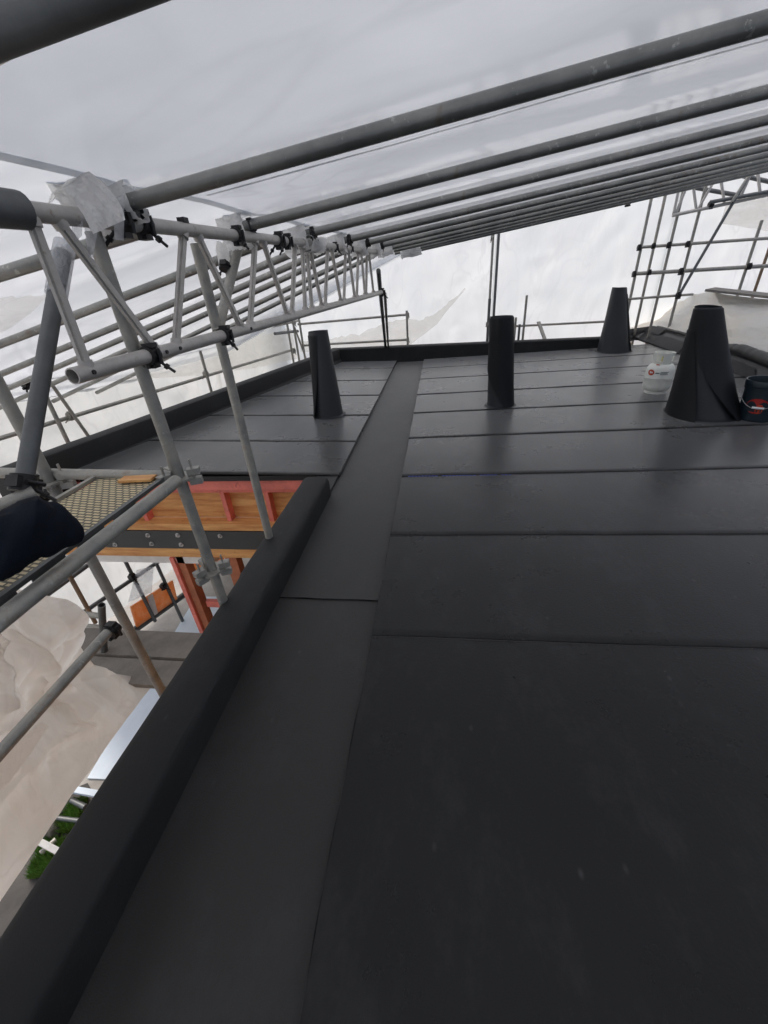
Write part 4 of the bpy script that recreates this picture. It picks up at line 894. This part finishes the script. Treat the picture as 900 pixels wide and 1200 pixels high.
for i, (c_, d_, lab, s) in enumerate(cl): clamp(c_, d_, lab, s*(.86 if i < 8 or i > 15 else .62), k=i)
bm = bmesh.new(); box(bm, top(solve(top, 217))+V((0, 0, .03)), .03, .035, .018); tag(build('end_stop', bm, MT['clamp']), 'small black stop on top of the upper chord between the first two wraps', 'beam stop')
G = 'white plastic wraps over the rafter joints'
def wrap(Y, r, label, k, a=-.10, b_=.12, extra=()):
    bm = bmesh.new(); p = joint(Y); sleeve(bm, p+RD*a, p+RD*b_, r, k)
    for y0, y1, r2 in extra: sleeve(bm, top(y0), top(y1), r2, k+5)
    tag(build('plastic_wrap', bm, MT['wrap'], None, True), label, 'plastic wrap', G)
bm = bmesh.new()                                          # a length of plastic thrown over the chord, folded
path = [(66, 232, 1.30, 14), (74, 216, 1.24, 17), (88, 213, 1.17, 19), (102, 224, 1.13, 20), (116, 240, 1.12, 22), (124, 255, 1.13, 23), (128, 266, 1.14, 22)]
def drape(u, v):
    t = v*(len(path)-1); i = min(int(t), len(path)-2); s = t-i; x, y, D, w_ = (path[i][j]*(1-s)+path[i+1][j]*s for j in range(4))
    x2, y2 = x+w_*(u-.5)*1.7, y-w_*(u-.5)*1.5*(1-.5*v)
    c_ = PD(x2, y2, D); n_ = -ray(x, y).normalized()
    return c_+n_*(.026*abs(math.sin(u*6.5+v*2.6+1+1.5*noise.noise(c_*12)))+.012*abs(math.sin(u*15-v*5+2*noise.noise(c_*9)))+.03*math.sin(u*3.14)+.020*noise.noise(c_*15)-.030*abs(noise.noise(c_*22))-.015*abs(noise.noise(c_*55)))
grid(bm, drape, 44, 60)
tag(build('plastic_wrap', bm, MT['wrap'], None, True), 'large folded white plastic wrap draped over the near beam joint', 'plastic wrap', G)
bm = bmesh.new(); sleeve(bm, PD(68, 226, 1.24), PD(100, 215, 1.24), .044, 3, .5); tag(build('plastic_wrap', bm, MT['wrap'], None, True), 'small twisted white plastic end left of the large folded wrap', 'plastic wrap', G)
wrap(1.54, .050, 'boxy white plastic wrap on the end of the nearest rafter', 9, -.14, .05)
wrap(2.39, .085, 'round white plastic wrap on the second rafter joint', 14, -.13, .0)
wrap(3.137, .088, 'white plastic wrap on the third rafter joint with dark coupler', 19, -.14, .03)
bm = bmesh.new(); sleeve(bm, top(3.1), top(3.4), .055, 25); tag(build('plastic_wrap', bm, MT['wrap'], None, True), 'white plastic wrap round the upper chord between third and fourth rafters', 'plastic wrap', G)
wrap(3.996, .085, 'white plastic wrap on the fourth rafter joint', 29, -.12, .03)
wrap(4.64, .09, 'white plastic wrap on the fifth rafter joint', 33, -.12, .04)
wrap(5.28, .095, 'white plastic wrap on the sixth rafter joint', 37, -.12, .05)
wrap(5.92, .075, 'white plastic wrap on the rafter at the far end of the lattice beam', 41, -.14, .06)
wrap(7.10, .085, 'white plastic wrap hanging on the far rafters beyond the beam end', 45, -.05, .25)
bm = bmesh.new(); blob(bm, PX(262, 302, -1.12), (.03, .03, .07), 47, .4, 4, s=18); tag(build('plastic_wrap', bm, MT['wrap'], None, True), 'torn plastic wrap under the upper chord on the short raking tube', 'plastic wrap', G)
pole('clear_wrap', PX(76, 286, -1.25), PX(66, 346, -1.25), 'clear film sleeve wound round the top of the dark raking tube', 'clear', .031, cat='clear film')
for a, b, c_, d_, D, lab in (((98, 262), (116, 262), (109, 302), (104, 302), 1.2, 'clear film strip hanging from the big white wrap'), ((133, 232), (146, 228), (145, 282), (134, 280), 1.24, 'clear film strip hanging over the nearest rafter coupler'), ((83, 256), (97, 258), (96, 276), (86, 286), 1.17, 'short clear film flap under the upper chord near its dark sleeve')):
    Q = quad(*[PD(x, y, D) for x, y in (a, b, c_, d_)]); film('clear_strip', crumple(Q, ray(*a), .012, 14, int(a[0])), 12, 16, MT['clear'], lab, cat='clear film')
# crease of film across the near roof sheet, upper left
pts = [roofhit(x, y)-V((0, 0, -.03)) for x, y in ((-40, 124), (0, 106), (60, 78), (120, 45), (190, -3), (250, -45))]
bm = bmesh.new()
for a, b in zip(pts, pts[1:]): tube(bm, a, b, .006, 6)
tag(build('film_seam', bm, MT['tan_sheet'], None, True), 'thin brownish seam in the roof sheet behind the overhead tube', 'film seam')
# chalk line on the membrane
a, b = PZ(478, 558.3, zr(.1)+.013), PZ(600, 556.5, zr(.6)+.013); bm = bmesh.new()
for i in range(30):
    if random.random() < .75:
        p, q = a.lerp(b, i/30), a.lerp(b, (i+.8)/30); bar(bm, p+V((0, .006*random.random(), 0)), q+V((0, .006*random.random(), 0)), .011, .001)
tag(build('chalk_line', bm, MT['blue_paint']), 'faint blue chalk line snapped along a membrane lap', 'chalk line')
